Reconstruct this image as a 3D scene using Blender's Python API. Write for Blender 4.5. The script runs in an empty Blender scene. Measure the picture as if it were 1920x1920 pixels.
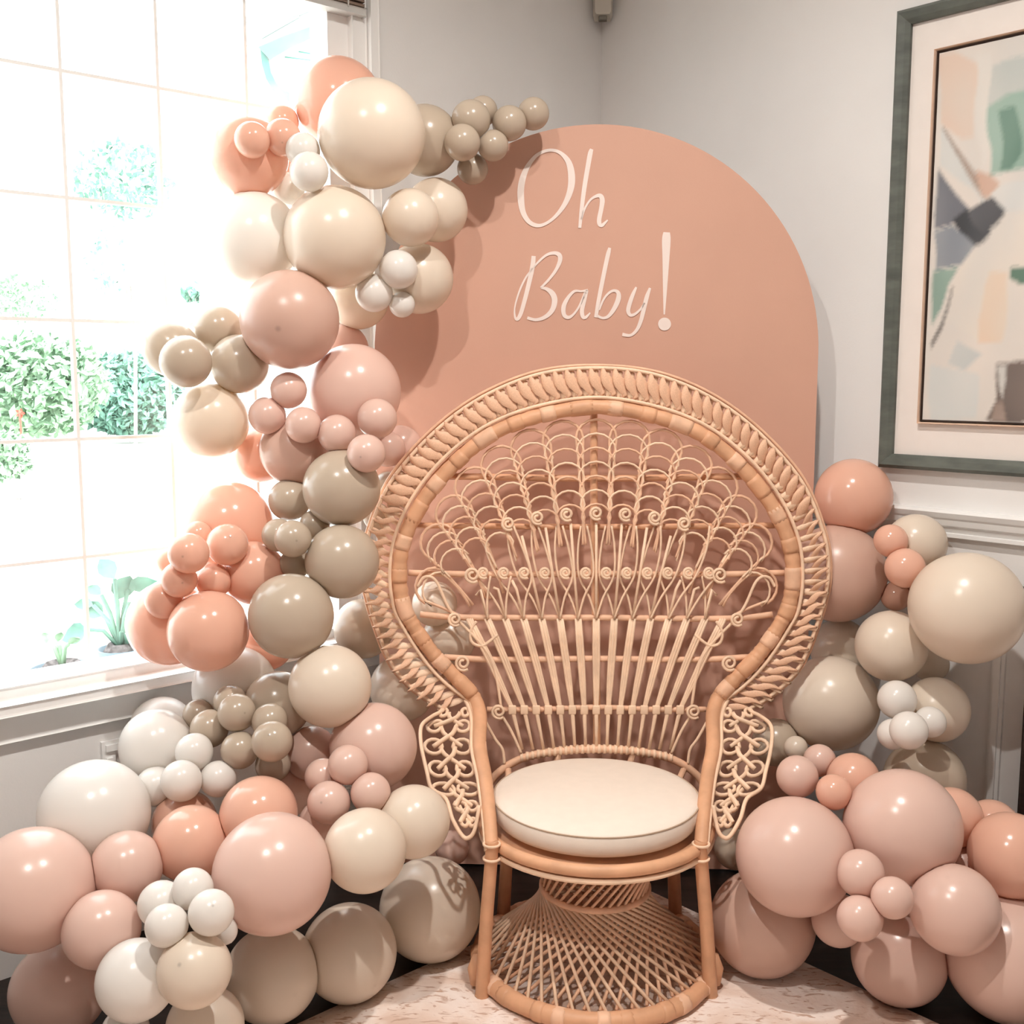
import bpy, bmesh, math, random
from mathutils import Vector, Matrix
random.seed(7)
S = bpy.context.scene
COL = S.collection

# ---------------------------------------------------------------- camera, world, lights, exposure
FPX = 2055.0                                   # focal length in pixels of the 1920 px frame
PITCH = math.atan(262 / FPX)
EYE = Vector((0, 0, 1.5))
cam_d = bpy.data.cameras.new('camera'); cam_d.sensor_width = 36; cam_d.lens = 36 * FPX / 1920
cam = bpy.data.objects.new('camera', cam_d); COL.objects.link(cam)
cam.location = EYE; cam.rotation_euler = (math.pi / 2 - PITCH, 0, 0)
cam_d.clip_end = 300
S.camera = cam

SKY = 5.0
wd = bpy.data.worlds.new('sky'); S.world = wd; wd.use_nodes = True
bg = wd.node_tree.nodes['Background']
bg.inputs[0].default_value = (0.86, 0.95, 1.0, 1); bg.inputs[1].default_value = SKY

sun_d = bpy.data.lights.new('sun_offscreen', 'SUN'); sun_d.energy = 4.5; sun_d.angle = 0.02; sun_d.color = (1, .97, .92)
sun = bpy.data.objects.new('sun_offscreen', sun_d); COL.objects.link(sun)
sun.rotation_euler = Vector((-0.45, 0.62, -0.95)).to_track_quat('-Z', 'Y').to_euler()

S.view_settings.view_transform = 'Standard'; S.view_settings.look = 'None'
S.view_settings.gamma = 1.0; S.view_settings.use_curve_mapping = False
S.view_settings.exposure = 0.5
LAMP_W = 26.5
LAMP_COL = (1.0, 0.955, 0.90)
LAMPS = [(-0.70, 0.83), (0.36, 1.70)]          # the two recessed lamps mirrored in the balloons

# ---------------------------------------------------------------- helpers
CP, SP = math.cos(PITCH), math.sin(PITCH)
def ray(x, y):
    a, b = (x - 960) / FPX, (960 - y) / FPX
    return Vector((a, CP + b * SP, -SP + b * CP))
def at(x, y, Y):                               # a photograph pixel at the distance Y
    d = ray(x, y); return EYE + d * (Y / d.y)
def ground(x, y, z=0.0):
    d = ray(x, y); return EYE + d * ((z - EYE.z) / d.z)
def on_plane(x, y, p, n):
    d = ray(x, y); return EYE + d * ((p - EYE).dot(n) / d.dot(n))

def lin(c):
    c /= 255.0
    return c / 12.92 if c <= 0.04045 else ((c + 0.055) / 1.055) ** 2.4
def rgb(r, g, b): return (lin(r), lin(g), lin(b), 1)

def mat(name, col, rough=0.6, spec=0.5, var=0.08, scale=14.0, bump=0.0, bscale=60.0, col2=None, metallic=0.0, coat=0.0, stretch=None, emit=None):
    m = bpy.data.materials.new(name); m.use_nodes = True
    nt = m.node_tree; b = nt.nodes['Principled BSDF']
    tc = nt.nodes.new('ShaderNodeTexCoord')
    src = tc.outputs['Object']
    if stretch:
        mp = nt.nodes.new('ShaderNodeMapping'); mp.inputs['Scale'].default_value = stretch
        nt.links.new(src, mp.inputs['Vector']); src = mp.outputs['Vector']
    nz = nt.nodes.new('ShaderNodeTexNoise'); nz.inputs['Scale'].default_value = scale; nz.inputs['Detail'].default_value = 4
    nt.links.new(src, nz.inputs['Vector'])
    rp = nt.nodes.new('ShaderNodeValToRGB')
    c2 = col2 or tuple(max(0, v * (1 - 2.2 * var)) for v in col[:3]) + (1,)
    c1 = tuple(min(1, v * (1 + var)) for v in col[:3]) + (1,) if not col2 else col
    rp.color_ramp.elements[0].position = 0.3; rp.color_ramp.elements[1].position = 0.7
    rp.color_ramp.elements[0].color = c2; rp.color_ramp.elements[1].color = c1
    nt.links.new(nz.outputs['Fac'], rp.inputs['Fac']); nt.links.new(rp.outputs['Color'], b.inputs['Base Color'])
    b.inputs['Roughness'].default_value = rough; b.inputs['Specular IOR Level'].default_value = spec
    b.inputs['Metallic'].default_value = metallic; b.inputs['Coat Weight'].default_value = coat
    if bump:
        n2 = nt.nodes.new('ShaderNodeTexNoise'); n2.inputs['Scale'].default_value = bscale; n2.inputs['Detail'].default_value = 3
        nt.links.new(src, n2.inputs['Vector'])
        bp = nt.nodes.new('ShaderNodeBump'); bp.inputs['Strength'].default_value = bump; bp.inputs['Distance'].default_value = 0.004
        nt.links.new(n2.outputs['Fac'], bp.inputs['Height']); nt.links.new(bp.outputs['Normal'], b.inputs['Normal'])
    if emit:
        b.inputs['Emission Color'].default_value = emit[0]; b.inputs['Emission Strength'].default_value = emit[1]
    return m

def link(o, parent=None):
    COL.objects.link(o)
    if parent: o.parent = parent
    return o
def mesh(name, V, Fc, m, parent=None, smooth=True):
    me = bpy.data.meshes.new(name); me.from_pydata([tuple(v) for v in V], [], Fc); me.update()
    if smooth: me.polygons.foreach_set('use_smooth', [True] * len(me.polygons))
    if m: me.materials.append(m)
    return link(bpy.data.objects.new(name, me), parent)
def empty(name, loc=(0, 0, 0)):
    o = bpy.data.objects.new(name, None); o.location = loc; o.empty_display_size = 0.1
    return link(o)
def tag(o, label=None, cat=None, group=None, kind=None):
    if label: o['label'] = label
    if cat: o['category'] = cat
    if group: o['group'] = group
    if kind: o['kind'] = kind
    return o
class MB:
    def __init__(s): s.V = []; s.F = []
    def add(s, V, Fc):
        k = len(s.V); s.V += [Vector(v) for v in V]; s.F += [tuple(i + k for i in f) for f in Fc]; return s
    def box(s, o, ax, ay, az, bev=0.0):       # centre and three half-extent vectors; bevelled edges through an inset shell
        o, ax, ay, az = map(Vector, (o, ax, ay, az))
        if not bev:
            V = [o + a * ax + b * ay + c * az for a in (-1, 1) for b in (-1, 1) for c in (-1, 1)]
            s.add(V, [(0, 1, 3, 2), (4, 6, 7, 5), (0, 4, 5, 1), (2, 3, 7, 6), (0, 2, 6, 4), (1, 5, 7, 3)])
        else:
            bm = bmesh.new(); bmesh.ops.create_cube(bm, size=2)
            for v in bm.verts: v.co = o + v.co.x * ax + v.co.y * ay + v.co.z * az
            bmesh.ops.bevel(bm, geom=bm.edges[:], offset=bev, segments=2, affect='EDGES', profile=0.5)
            bm.verts.index_update()
            s.add([v.co.copy() for v in bm.verts], [tuple(v.index for v in f.verts) for f in bm.faces]); bm.free()
        return s
    def tube(s, pts, r, n=8, closed=False, flat=None, cap=True):
        V, Fc = tube(pts, r, n, closed, flat, cap); return s.add(V, Fc)
    def lathe(s, prof, n=32, o=(0, 0, 0)):
        o = Vector(o); k = len(prof); V = []; Fc = []
        for i in range(n):
            a = 2 * math.pi * i / n
            V += [o + Vector((p[0] * math.cos(a), p[0] * math.sin(a), p[1])) for p in prof]
        for i in range(n):
            j = (i + 1) % n
            for q in range(k - 1): Fc.append((i * k + q, j * k + q, j * k + q + 1, i * k + q + 1))
        Fc.append(tuple(i * k for i in range(n))[::-1]); Fc.append(tuple(i * k + k - 1 for i in range(n)))
        return s.add(V, Fc)
    def build(s, name, m, parent=None, smooth=True): return mesh(name, s.V, s.F, m, parent, smooth)

def tube(pts, r, n=8, closed=False, flat=None, cap=True):
    # flat = (normal, ratio): squash the section along the normal
    pts = [Vector(p) for p in pts]; k = len(pts); V = []; Fc = []
    up = None
    for i, p in enumerate(pts):
        if closed: t = pts[(i + 1) % k] - pts[i - 1]
        else: t = pts[min(i + 1, k - 1)] - pts[max(i - 1, 0)]
        t.normalize()
        if flat: up = Vector(flat[0]); up = (up - t * up.dot(t)).normalized()
        elif up is None:
            up = Vector((0, 0, 1)) if abs(t.z) < 0.9 else Vector((0, 1, 0)); up = (up - t * up.dot(t)).normalized()
        else: up = (up - t * up.dot(t)).normalized()
        sd = t.cross(up)
        rr = r[i] if isinstance(r, (list, tuple)) else r
        q = flat[1] if flat else 1.0
        for j in range(n):
            a = 2 * math.pi * (j + .5) / n
            V.append(p + sd * (rr * math.cos(a)) + up * (rr * q * math.sin(a)))
    m = k if closed else k - 1
    for i in range(m):
        for j in range(n):
            a, b = i * n + j, i * n + (j + 1) % n; c, d = ((i + 1) % k) * n + (j + 1) % n, ((i + 1) % k) * n + j
            Fc.append((a, d, c, b))
    if not closed and cap:
        Fc.append(tuple(range(n))); Fc.append(tuple(range((k - 1) * n, k * n))[::-1])
    return V, Fc

def spline(P, n=6, closed=False):             # Catmull-Rom through tuples of any length
    P = [tuple(p) for p in P]; k = len(P); out = []
    seg = k if closed else k - 1
    for i in range(seg):
        if closed: p0, p1, p2, p3 = P[i - 1], P[i], P[(i + 1) % k], P[(i + 2) % k]
        else: p1, p2 = P[i], P[i + 1]; p0 = P[i - 1] if i else p1; p3 = P[i + 2] if i + 2 < k else p2
        for s in range(n):
            t = s / n
            out.append(tuple(.5 * (2 * b + (c - a) * t + (2 * a - 5 * b + 4 * c - d) * t * t + (3 * b - a - 3 * c + d) * t ** 3) for a, b, c, d in zip(p0, p1, p2, p3)))
    if not closed: out.append(P[-1])
    return out

# ---------------------------------------------------------------- materials
M = {}
M['wall'] = mat('wall_paint', rgb(238, 236, 234), .75, .25, .012, 3, .05, 180)
M['ceiling'] = mat('ceiling_paint', rgb(238, 234, 228), .85, .2, .01, 3)
M['trim'] = mat('white_trim', rgb(244, 243, 241), .4, .4, .01, 6)
M['floor'] = mat('dark_floor', rgb(38, 28, 24), .42, .4, .25, 5, .05, 30, stretch=(1, 9, 1))
M['panel'] = mat('peach_panel_paint', rgb(213, 168, 148), .62, .3, .012, 5, .04, 220)
M['letter'] = mat('vinyl_lettering', rgb(245, 230, 222), .5, .3, .01)
M['cane'] = mat('cane', rgb(238, 192, 160), .5, .35, .07, 22, .1, 60)
M['cane_light'] = mat('pale_cane', rgb(248, 214, 184), .5, .35, .06, 22, .1, 60)
M['pole'] = mat('rattan_pole', rgb(224, 171, 134), .48, .35, .07, 16, .12, 40)
M['cushion'] = mat('cushion_cotton', rgb(235, 222, 209), .9, .1, .012, 30, .12, 700)
M['piping'] = mat('cushion_seam', rgb(190, 166, 144), .9, .1, .02)
M['frame_green'] = mat('green_grey_frame', rgb(97, 102, 95), .5, .4, .15, 12, .05, 60, stretch=(1, 1, 3))
M['mat_board'] = mat('picture_mat', rgb(238, 230, 224), .9, .1, .01)
M['gold'] = mat('thin_gilt_edge', rgb(226, 192, 168), .45, .5, .04)
M['dark_edge'] = mat('dark_inner_edge', rgb(52, 36, 28), .6, .3, .05)
M['dark_wood'] = mat('dark_wood', rgb(58, 48, 43), .35, .5, .2, 9, stretch=(1, 1, 6))
M['lens'] = mat('lamp_lens', rgb(255, 240, 220), .5, .2, .0, emit=((1, .85, .7, 1), 20))
M['blind'] = mat('brown_blind', rgb(139, 118, 104), .6, .3, .15, 10, stretch=(8, 1, 1))
M['blind_rail'] = mat('blind_rail', rgb(205, 203, 199), .5, .3, .03)
M['sensor'] = mat('sensor_plastic', rgb(205, 198, 186), .5, .4, .02)
M['sensor_dark'] = mat('sensor_window', rgb(120, 112, 100), .4, .4, .02)
M['muntin'] = mat('window_muntin', rgb(240, 240, 238), .5, .3, .01)
# ---------------------------------------------------------------- the room: corner, two walls in view, two behind the camera
CX, CY = 0.313, 4.0
dL = Vector((.744, .668, 0)).normalized()      # along the window wall towards the corner
nL = Vector((dL.y, -dL.x, 0))                  # window wall's normal into the room
nR = Vector((-dL.x, -dL.y, 0))                 # picture wall's normal into the room
CORN = Vector((CX, CY, 0)); ZC = 3.3; RL = 5.6
def LW(s, z, o=0.0): return CORN - dL * s + nL * o + Vector((0, 0, z))      # s metres from the corner on the window wall
def RW(s, z, o=0.0): return CORN + nL * s + nR * o + Vector((0, 0, z))      # s metres from the corner on the picture wall
def slab(name, quad, n, th, m, parent=None):
    q = [Vector(p) for p in quad]; w = Vector(n) * th
    V = q + [p - w for p in q]
    return mesh(name, V, [(0, 1, 2, 3), (7, 6, 5, 4), (0, 4, 5, 1), (1, 5, 6, 2), (2, 6, 7, 3), (3, 7, 4, 0)], m, parent, False)
UPV = Vector((0, 0, 1))
fq = [LW(-.15, 0, -.15), LW(RL, 0, -.15), LW(RL, 0, RL), LW(-.15, 0, RL)]
tag(slab('floor', fq, UPV, .12, M['floor']), kind='structure')
tag(slab('ceiling', [p + UPV * ZC for p in fq], -UPV, .12, M['ceiling']), kind='structure')
# window opening in the left wall
WS0, WS1, WZ0, WZ1 = 0.985, 2.16, 0.70, 2.84
wl = MB()
for s0, s1, z0, z1 in ((-.15, WS0, 0, ZC), (WS1, RL, 0, ZC), (WS0, WS1, 0, WZ0), (WS0, WS1, WZ1, ZC)):
    wl.box(LW((s0 + s1) / 2, (z0 + z1) / 2, -.075), dL * (s1 - s0) / 2, nL * .075, UPV * (z1 - z0) / 2)
tag(wl.build('wall_left', M['wall'], None, False), kind='structure')
tag(slab('wall_right', [RW(0, 0), RW(RL, 0), RW(RL, ZC), RW(0, ZC)], nR, .15, M['wall']), kind='structure')
tag(slab('wall_back', [LW(RL, 0, 0), LW(RL, 0, RL), LW(RL, ZC, RL), LW(RL, ZC, 0)], dL, .15, M['wall']), kind='structure')
tag(slab('wall_side', [LW(0, 0, RL), LW(RL, 0, RL), LW(RL, ZC, RL), LW(0, ZC, RL)], -nL, .15, M['wall']), kind='structure')

def moulding(name, fn, s0, s1, prof, m=M['trim'], parent=None):
    # prof: closed section (offset from the wall, height)
    V = [fn(s0, z, o) for o, z in prof] + [fn(s1, z, o) for o, z in prof]; k = len(prof)
    Fc = [(i, (i + 1) % k, k + (i + 1) % k, k + i) for i in range(k)] + [tuple(range(k))[::-1], tuple(range(k, 2 * k))]
    return mesh(name, V, Fc, m, parent, False)
RAILP = [(0, 1.125), (.034, 1.125), (.04, 1.118), (.034, 1.104), (.03, 1.098), (.026, 1.082), (.014, 1.076), (.012, 1.062), (.02, 1.060), (.02, 1.050), (.012, 1.047), (0, 1.045)]
tag(moulding('trim_1', RW, 0, RL, RAILP), kind='structure')
tag(moulding('trim_2', LW, 0, .93, RAILP), kind='structure')
BASEP = [(0, 0), (.016, 0), (.016, .11), (.010, .13), (0, .135)]
tag(moulding('baseboard_right', RW, 0, RL, BASEP), kind='structure')
tag(moulding('baseboard_left', LW, 0, RL, BASEP), kind='structure')
def panel_mould(name, fn, s0, s1, z0, z1, w=.035):
    t = MB()
    for a, b, c, d in ((s0, s1, z1 - w, z1), (s0, s1, z0, z0 + w), (s0, s0 + w, z0 + w, z1 - w), (s1 - w, s1, z0 + w, z1 - w)):
        for q, h in ((0, .010), (.009, .018)):
            P = [fn(a + q, c + q, 0), fn(b - q, c + q, 0), fn(b - q, d - q, 0), fn(a + q, d - q, 0)]
            n = (fn(0, 0, 1) - fn(0, 0, 0))
            V = P + [p + n * h for p in P]
            t.add(V, [(4, 5, 6, 7), (0, 1, 5, 4), (1, 2, 6, 5), (2, 3, 7, 6), (3, 0, 4, 7)])
    return tag(t.build(name, M['trim'], None, False), kind='structure')
panel_mould('trim_3', LW, 1.06, 1.862, .2, .545)
panel_mould('trim_4', RW, .3, 1.52, .22, .95)
panel_mould('trim_5', RW, 1.62, 2.9, .22, .95)

# window: frame, stiles, muntins, panes, sill, apron, casing
win = tag(empty('window_1', LW(1.55, WZ0, 0)), kind='structure')
def W(s, z, o=0.0): return LW(s, z, o) - win.location
def wbox(name, s0, s1, z0, z1, o0, o1, m, bev=0.0):
    return MB().box(W((s0 + s1) / 2, (z0 + z1) / 2, (o0 + o1) / 2), dL * (s1 - s0) / 2, nL * (o1 - o0) / 2, UPV * (z1 - z0) / 2, bev).build(name, m, win, False)
GS = [1.108, 1.358, 1.613, 1.862, 2.11]; GZ = [.735, 1.027, 1.331, 1.629, 1.929, 2.231, 2.530, 2.80]
wbox('window_stile', WS0, GS[0], WZ0, WZ1, -.11, -.03, M['trim'], .006)
wbox('window_stile', GS[4], WS1, WZ0, WZ1, -.11, -.03, M['trim'], .006)
wbox('window_rail', GS[0], GS[4], WZ0, GZ[0], -.12, -.001, M['trim'], .006)
wbox('window_rail', GS[0], GS[4], GZ[-1], WZ1, -.11, -.03, M['trim'], .006)
wbox('window_stop', WS0, 1.035, WZ0, WZ1, -.03, -.008, M['trim'], .004)
for s in GS[1:-1]: wbox('muntin', s - .0043, s + .0043, GZ[0], GZ[-1], -.062, -.044, M['muntin'])
for z in GZ[1:-1]: wbox('muntin', GS[0], GS[4], z - .0043, z + .0043, -.0615, -.0445, M['muntin'])
gl = bpy.data.materials.new('window_glass'); gl.use_nodes = True
nt = gl.node_tree; nt.nodes.clear()
o_ = nt.nodes.new('ShaderNodeOutputMaterial'); mx = nt.nodes.new('ShaderNodeMixShader'); tr = nt.nodes.new('ShaderNodeBsdfTransparent'); gs = nt.nodes.new('ShaderNodeBsdfGlossy')
gs.inputs['Roughness'].default_value = .02; mx.inputs[0].default_value = .04
nt.links.new(tr.outputs[0], mx.inputs[1]); nt.links.new(gs.outputs[0], mx.inputs[2]); nt.links.new(mx.outputs[0], o_.inputs[0])
for i in range(4):
    for j in range(7):
        wbox('pane', GS[i] + .0052, GS[i + 1] - .0052, GZ[j] + .0052, GZ[j + 1] - .0052, -.056, -.052, gl)
wbox('window_sill', .90, 2.25, .676, .704, -.001, .055, M['trim'], .006)
wbox('window_apron', .93, 2.22, .600, .676, 0, .018, M['trim'], .004)
wbox('window_casing', .955, WS0, .70, WZ1 + .03, 0, .014, M['trim'], .003)
wbox('window_casing', WS1, 2.22, .70, WZ1 + .03, 0, .014, M['trim'], .003)
wbox('window_casing', WS0, WS1, WZ1, WZ1 + .03, 0, .014, M['trim'], .003)

# brown slatted blind drawn up in the window head
bl = tag(empty('window_blind', LW(1.55, 2.52, -.005)), 'brown slatted window blind with pale bottom rail, drawn up in the window head', 'blind')
def bbox(name, s0, s1, z0, z1, o0, o1, m, bev=0.002):
    return MB().box(LW((s0 + s1) / 2, (z0 + z1) / 2, (o0 + o1) / 2) - bl.location, dL * (s1 - s0) / 2, nL * (o1 - o0) / 2, UPV * (z1 - z0) / 2, bev).build(name, m, bl, False)
bbox('bottom_rail', 1.0, 2.14, 2.520, 2.540, -.028, .012, M['blind_rail'], .004)
for k in range(18): bbox('slat', 1.004, 2.136, 2.544 + k * .0135, 2.552 + k * .0135, -.028, .012, M['blind'], .0015)
bbox('head_rail', 1.0, 2.14, 2.79, 2.835, -.028, .012, M['blind_rail'], .004)
for s in (1.06, 1.55, 2.06): bbox('cord', s - .002, s + .002, 2.535, 2.80, .0125, .0155, M['blind_rail'], 0)

# sensor in the corner
sn = tag(empty('corner_sensor', CORN + Vector((.0, -.02, 2.695))), 'small pale wedge-shaped motion sensor mounted high in the room corner', 'sensor')
b2 = (nL * .7 + nR * .7).normalized(); sd = Vector((b2.y, -b2.x, 0))
prof = [(-.028, .0), (.028, .0), (.034, .02), (.034, .16), (-.034, .16), (-.034, .02)]
V = [sd * a + UPV * z + b2 * .03 for a, z in prof] + [sd * a * .8 + UPV * (z if z > 0 else .012) + b2 * .075 for a, z in prof]
mesh('housing', V, [tuple(range(6)), tuple(range(6, 12))[::-1]] + [(i, 6 + i, 6 + (i + 1) % 6, (i + 1) % 6) for i in range(6)], M['sensor'], sn, False)
MB().box(b2 * .055 + UPV * .002, sd * .012, b2 * .012, UPV * .004, .002).build('lens_window', M['sensor_dark'], sn, False)

# recessed lamps
for k, (lx, ly) in enumerate(LAMPS):
    e = tag(empty('recessed_lamp', (lx, ly, ZC)), ['recessed round ceiling lamp between the window wall and the camera side of the room', 'recessed round ceiling lamp in front of the wicker chair'][k], 'lamp', 'recessed ceiling lamps')
    MB().lathe([(.055, -.001), (.085, -.001), (.088, -.006), (.080, -.012), (.058, -.012)], 28).build('trim_ring', M['trim'], e)
    MB().lathe([(.001, -.004), (.054, -.004), (.054, -.007), (.001, -.007)], 24).build('lens', M['lens'], e)
    ld = bpy.data.lights.new('ceiling_lamp_offscreen', 'AREA'); ld.shape = 'DISK'; ld.size = .08; ld.spread = math.radians(158); ld.energy = LAMP_W; ld.color = LAMP_COL
    lo = bpy.data.objects.new('ceiling_lamp_offscreen', ld); link(lo, e); lo.location = (0, 0, -.014)

# ---------------------------------------------------------------- rug
rc = Vector((.324, 3.10, 0)); re = nL; rs = -dL                      # corner, towards the viewer, along the back edge
RUGN = 60
rugm = bpy.data.materials.new('distressed_rug'); rugm.use_nodes = True
nt = rugm.node_tree; b = nt.nodes['Principled BSDF']; tc = nt.nodes.new('ShaderNodeTexCoord')
def noise(sc, det=5, dist=0.0, st=None):
    n = nt.nodes.new('ShaderNodeTexNoise'); n.inputs['Scale'].default_value = sc; n.inputs['Detail'].default_value = det; n.inputs['Distortion'].default_value = dist
    if st:
        mp = nt.nodes.new('ShaderNodeMapping'); mp.inputs['Scale'].default_value = st; mp.inputs['Rotation'].default_value = (0, 0, .7)
        nt.links.new(tc.outputs['Object'], mp.inputs[0]); nt.links.new(mp.outputs[0], n.inputs['Vector'])
    else: nt.links.new(tc.outputs['Object'], n.inputs['Vector'])
    return n
def ramp(n, els):
    r = nt.nodes.new('ShaderNodeValToRGB')
    while len(r.color_ramp.elements) < len(els): r.color_ramp.elements.new(.5)
    for e, (p, c) in zip(r.color_ramp.elements, els): e.position = p; e.color = c
    nt.links.new(n.outputs['Fac'], r.inputs['Fac']); return r
n1 = noise(5, 8, 1.2); n2 = noise(16, 8, 2.0, (1, 3, 1)); n3 = noise(40, 4, .5)
r1 = ramp(n1, [(.38, rgb(224, 198, 182)), (.52, rgb(238, 219, 207)), (.64, rgb(245, 232, 224))])
r2 = ramp(n2, [(.36, (1, 1, 1, 1)), (.44, (0, 0, 0, 1))])
mxc = nt.nodes.new('ShaderNodeMix'); mxc.data_type = 'RGBA'; mxc.inputs['B'].default_value = rgb(200, 168, 150)
nt.links.new(r2.outputs['Color'], mxc.inputs['Factor']); nt.links.new(r1.outputs['Color'], mxc.inputs['A']); nt.links.new(mxc.outputs['Result'], b.inputs['Base Color'])
b.inputs['Roughness'].default_value = .95; b.inputs['Specular IOR Level'].default_value = .1
bp = nt.nodes.new('ShaderNodeBump'); bp.inputs['Strength'].default_value = .5; bp.inputs['Distance'].default_value = .006
nt.links.new(n3.outputs['Fac'], bp.inputs['Height']); nt.links.new(bp.outputs['Normal'], b.inputs['Normal'])
V = []; Fc = []
for i in range(RUGN + 1):
    for j in range(RUGN + 1):
        p = rc + re * (3.9 * i / RUGN) + rs * (3.4 * j / RUGN)
        V.append((p.x, p.y, .0075 + .0012 * math.sin(9 * p.x + 4 * p.y)))
Q = RUGN + 1
for i in range(RUGN):
    for j in range(RUGN): Fc.append((i * Q + j, i * Q + j + 1, (i + 1) * Q + j + 1, (i + 1) * Q + j))
rim = [i * Q for i in range(Q)] + [RUGN * Q + j for j in range(1, Q)] + [i * Q + RUGN for i in range(RUGN - 1, -1, -1)] + [j for j in range(RUGN - 1, 0, -1)]
k0 = len(V); V += [(V[i][0], V[i][1], 0.0005) for i in rim]; m_ = len(rim)
for a in range(m_): Fc.append((rim[a], rim[(a + 1) % m_], k0 + (a + 1) % m_, k0 + a))
rug = mesh('area_rug', V, Fc, rugm); tag(rug, 'pale distressed cream and pink rug on the dark floor under the wicker chair', 'rug')

# ---------------------------------------------------------------- arch panel with its lettering
PA = Vector((-.15, 3.182, 0)); PD = Vector((.65, -.030, 0)).normalized(); PN = Vector((PD.y, -PD.x, 0))    # PN faces the room
def pan(x, y, o=0.0):
    return on_plane(x, y, PA + PN * o, PN)
arch = empty('arch_panel', pan(1118, 1632)); tag(arch, 'tall arched peach panel lettered Oh Baby! standing across the room corner behind the wicker chair', 'panel')
def PU(p): return (p - PA).dot(PD)
uL, uR = PU(pan(703, 700)), PU(pan(1533, 700)); uc, ur = (uL + uR) / 2, (uR - uL) / 2
zt = pan(1125, 233).z; zs = zt - ur
def PP(u, z, o=0.0): return PA + PD * u + UPV * z + PN * o - arch.location
out = [(uL, .012), (uR, .012)] + [(uc + ur * math.cos(math.pi * i / 64), zs + ur * math.sin(math.pi * i / 64)) for i in range(65)]
k = len(out)
V = [PP(u, z, 0) for u, z in out] + [PP(u, z, -.02) for u, z in out]
mesh('board', V, [tuple(range(k)), tuple(range(k, 2 * k))[::-1]] + [(i, k + i, k + (i + 1) % k, (i + 1) % k) for i in range(k)], M['panel'], arch, False)
for u in (uL + .12, uR - .12):
    MB().box(PP(u, .006, -.02), PD * .02, PN * -.05, UPV * .006).box(PP(u, .35, -.045), PD * .018, PN * .018, UPV * .34).build('foot', M['trim'], arch, False)
def stroke(paths):
    t = MB()
    for pts, closed in paths:
        P = spline(pts, 5, closed); k = len(P); front = []
        for i, (x, y, w) in enumerate(P):
            a = P[(i + 1) % k] if closed or i + 1 < k else P[i]; c = P[i - 1] if closed or i else P[i]
            dx, dy = a[0] - c[0], a[1] - c[1]; l = math.hypot(dx, dy) or 1
            nx, ny = -dy / l, dx / l
            front.append(((x + nx * w, y + ny * w), (x - nx * w, y - ny * w)))
        def c2p(q, o): return pan(900 + q[0] * .21875, 220 + q[1] * .21875, o) - arch.location
        V = []
        for a, b_ in front: V += [c2p(a, .0022), c2p(b_, .0022), c2p(a, .0003), c2p(b_, .0003)]
        Fc = []
        for i in range(k if closed else k - 1):
            a, b_ = 4 * i, 4 * ((i + 1) % k)
            Fc += [(a, a + 1, b_ + 1, b_), (a + 1, a + 3, b_ + 3, b_ + 1), (a + 2, a, b_, b_ + 2)]
        if not closed: Fc += [(0, 2, 3, 1), (4 * k - 4, 4 * k - 3, 4 * k - 1, 4 * k - 2)]
        t.add(V, Fc)
    return t
LET = [
 [([(600,281,13),(690,305,15),(762,390,25),(786,520,30),(770,640,26),(720,755,20),(640,855,14),(560,912,13),(490,927,16),(420,895,19),(370,815,23),(351,705,28),(352,595,28),(377,490,25),(425,395,19),(500,315,14)], True)],
 [([(958,272,14),(945,310,20),(925,420,20),(895,600,19),(872,780,17),(855,948,13)], False), ([(868,880,7),(895,790,9),(940,715,9),(985,680,12),(1030,672,19),(1048,710,21),(1040,780,19),(1022,870,19),(1025,915,18),(1045,925,15),(1070,905,11),(1095,880,6)], False)],
 [([(460,1188,18),(450,1280,20),(420,1420,19),(385,1560,18),(350,1680,17),(320,1730,14),(300,1710,9),(297,1640,6),(315,1560,7),(350,1460,8),(395,1370,8),(440,1310,7),(500,1240,9),(570,1180,11),(635,1163,15),(680,1180,19),(685,1230,18),(650,1310,14),(590,1390,11),(520,1462,9)], False), ([(520,1462,9),(570,1470,15),(620,1510,23),(640,1570,24),(620,1650,21),(560,1710,17),(480,1735,13),(405,1718,13)], False)],
 [([(925,1480,10),(870,1490,8),(810,1490,11),(755,1545,15),(718,1620,19),(720,1690,18),(755,1715,15),(800,1690,10),(850,1620,9),(905,1500,13)], False), ([(920,1482,10),(895,1560,18),(875,1650,18),(880,1705,17),(905,1715,13),(945,1675,6)], False)],
 [([(1112,1118,12),(1100,1165,18),(1085,1230,18),(1050,1400,18),(1015,1580,17),(993,1715,15)], False), ([(1005,1700,11),(1050,1720,11),(1100,1705,14),(1150,1640,19),(1185,1560,21),(1185,1505,17),(1150,1485,12),(1105,1505,10),(1060,1560,9),(1020,1650,9)], False)],
 [([(1340,1455,9),(1310,1520,16),(1282,1600,18),(1270,1660,17),(1290,1695,14),(1330,1685,11),(1380,1640,9),(1410,1590,9)], False), ([(1458,1462,10),(1430,1540,18),(1405,1640,18),(1380,1740,17),(1345,1820,14),(1290,1868,12),(1220,1860,15)], False)],
 [([(1600,985,28),(1597,1050,37),(1594,1200,30),(1588,1400,21),(1582,1600,11),(1579,1690,6)], False), ([(1582 + 28 * math.cos(a), 1772 + 28 * math.sin(a), 27.5) for a in [i * math.pi / 5 for i in range(10)]], True)],
]
for L in LET: stroke(L).build('letter', M['letter'], arch, False)
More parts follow.
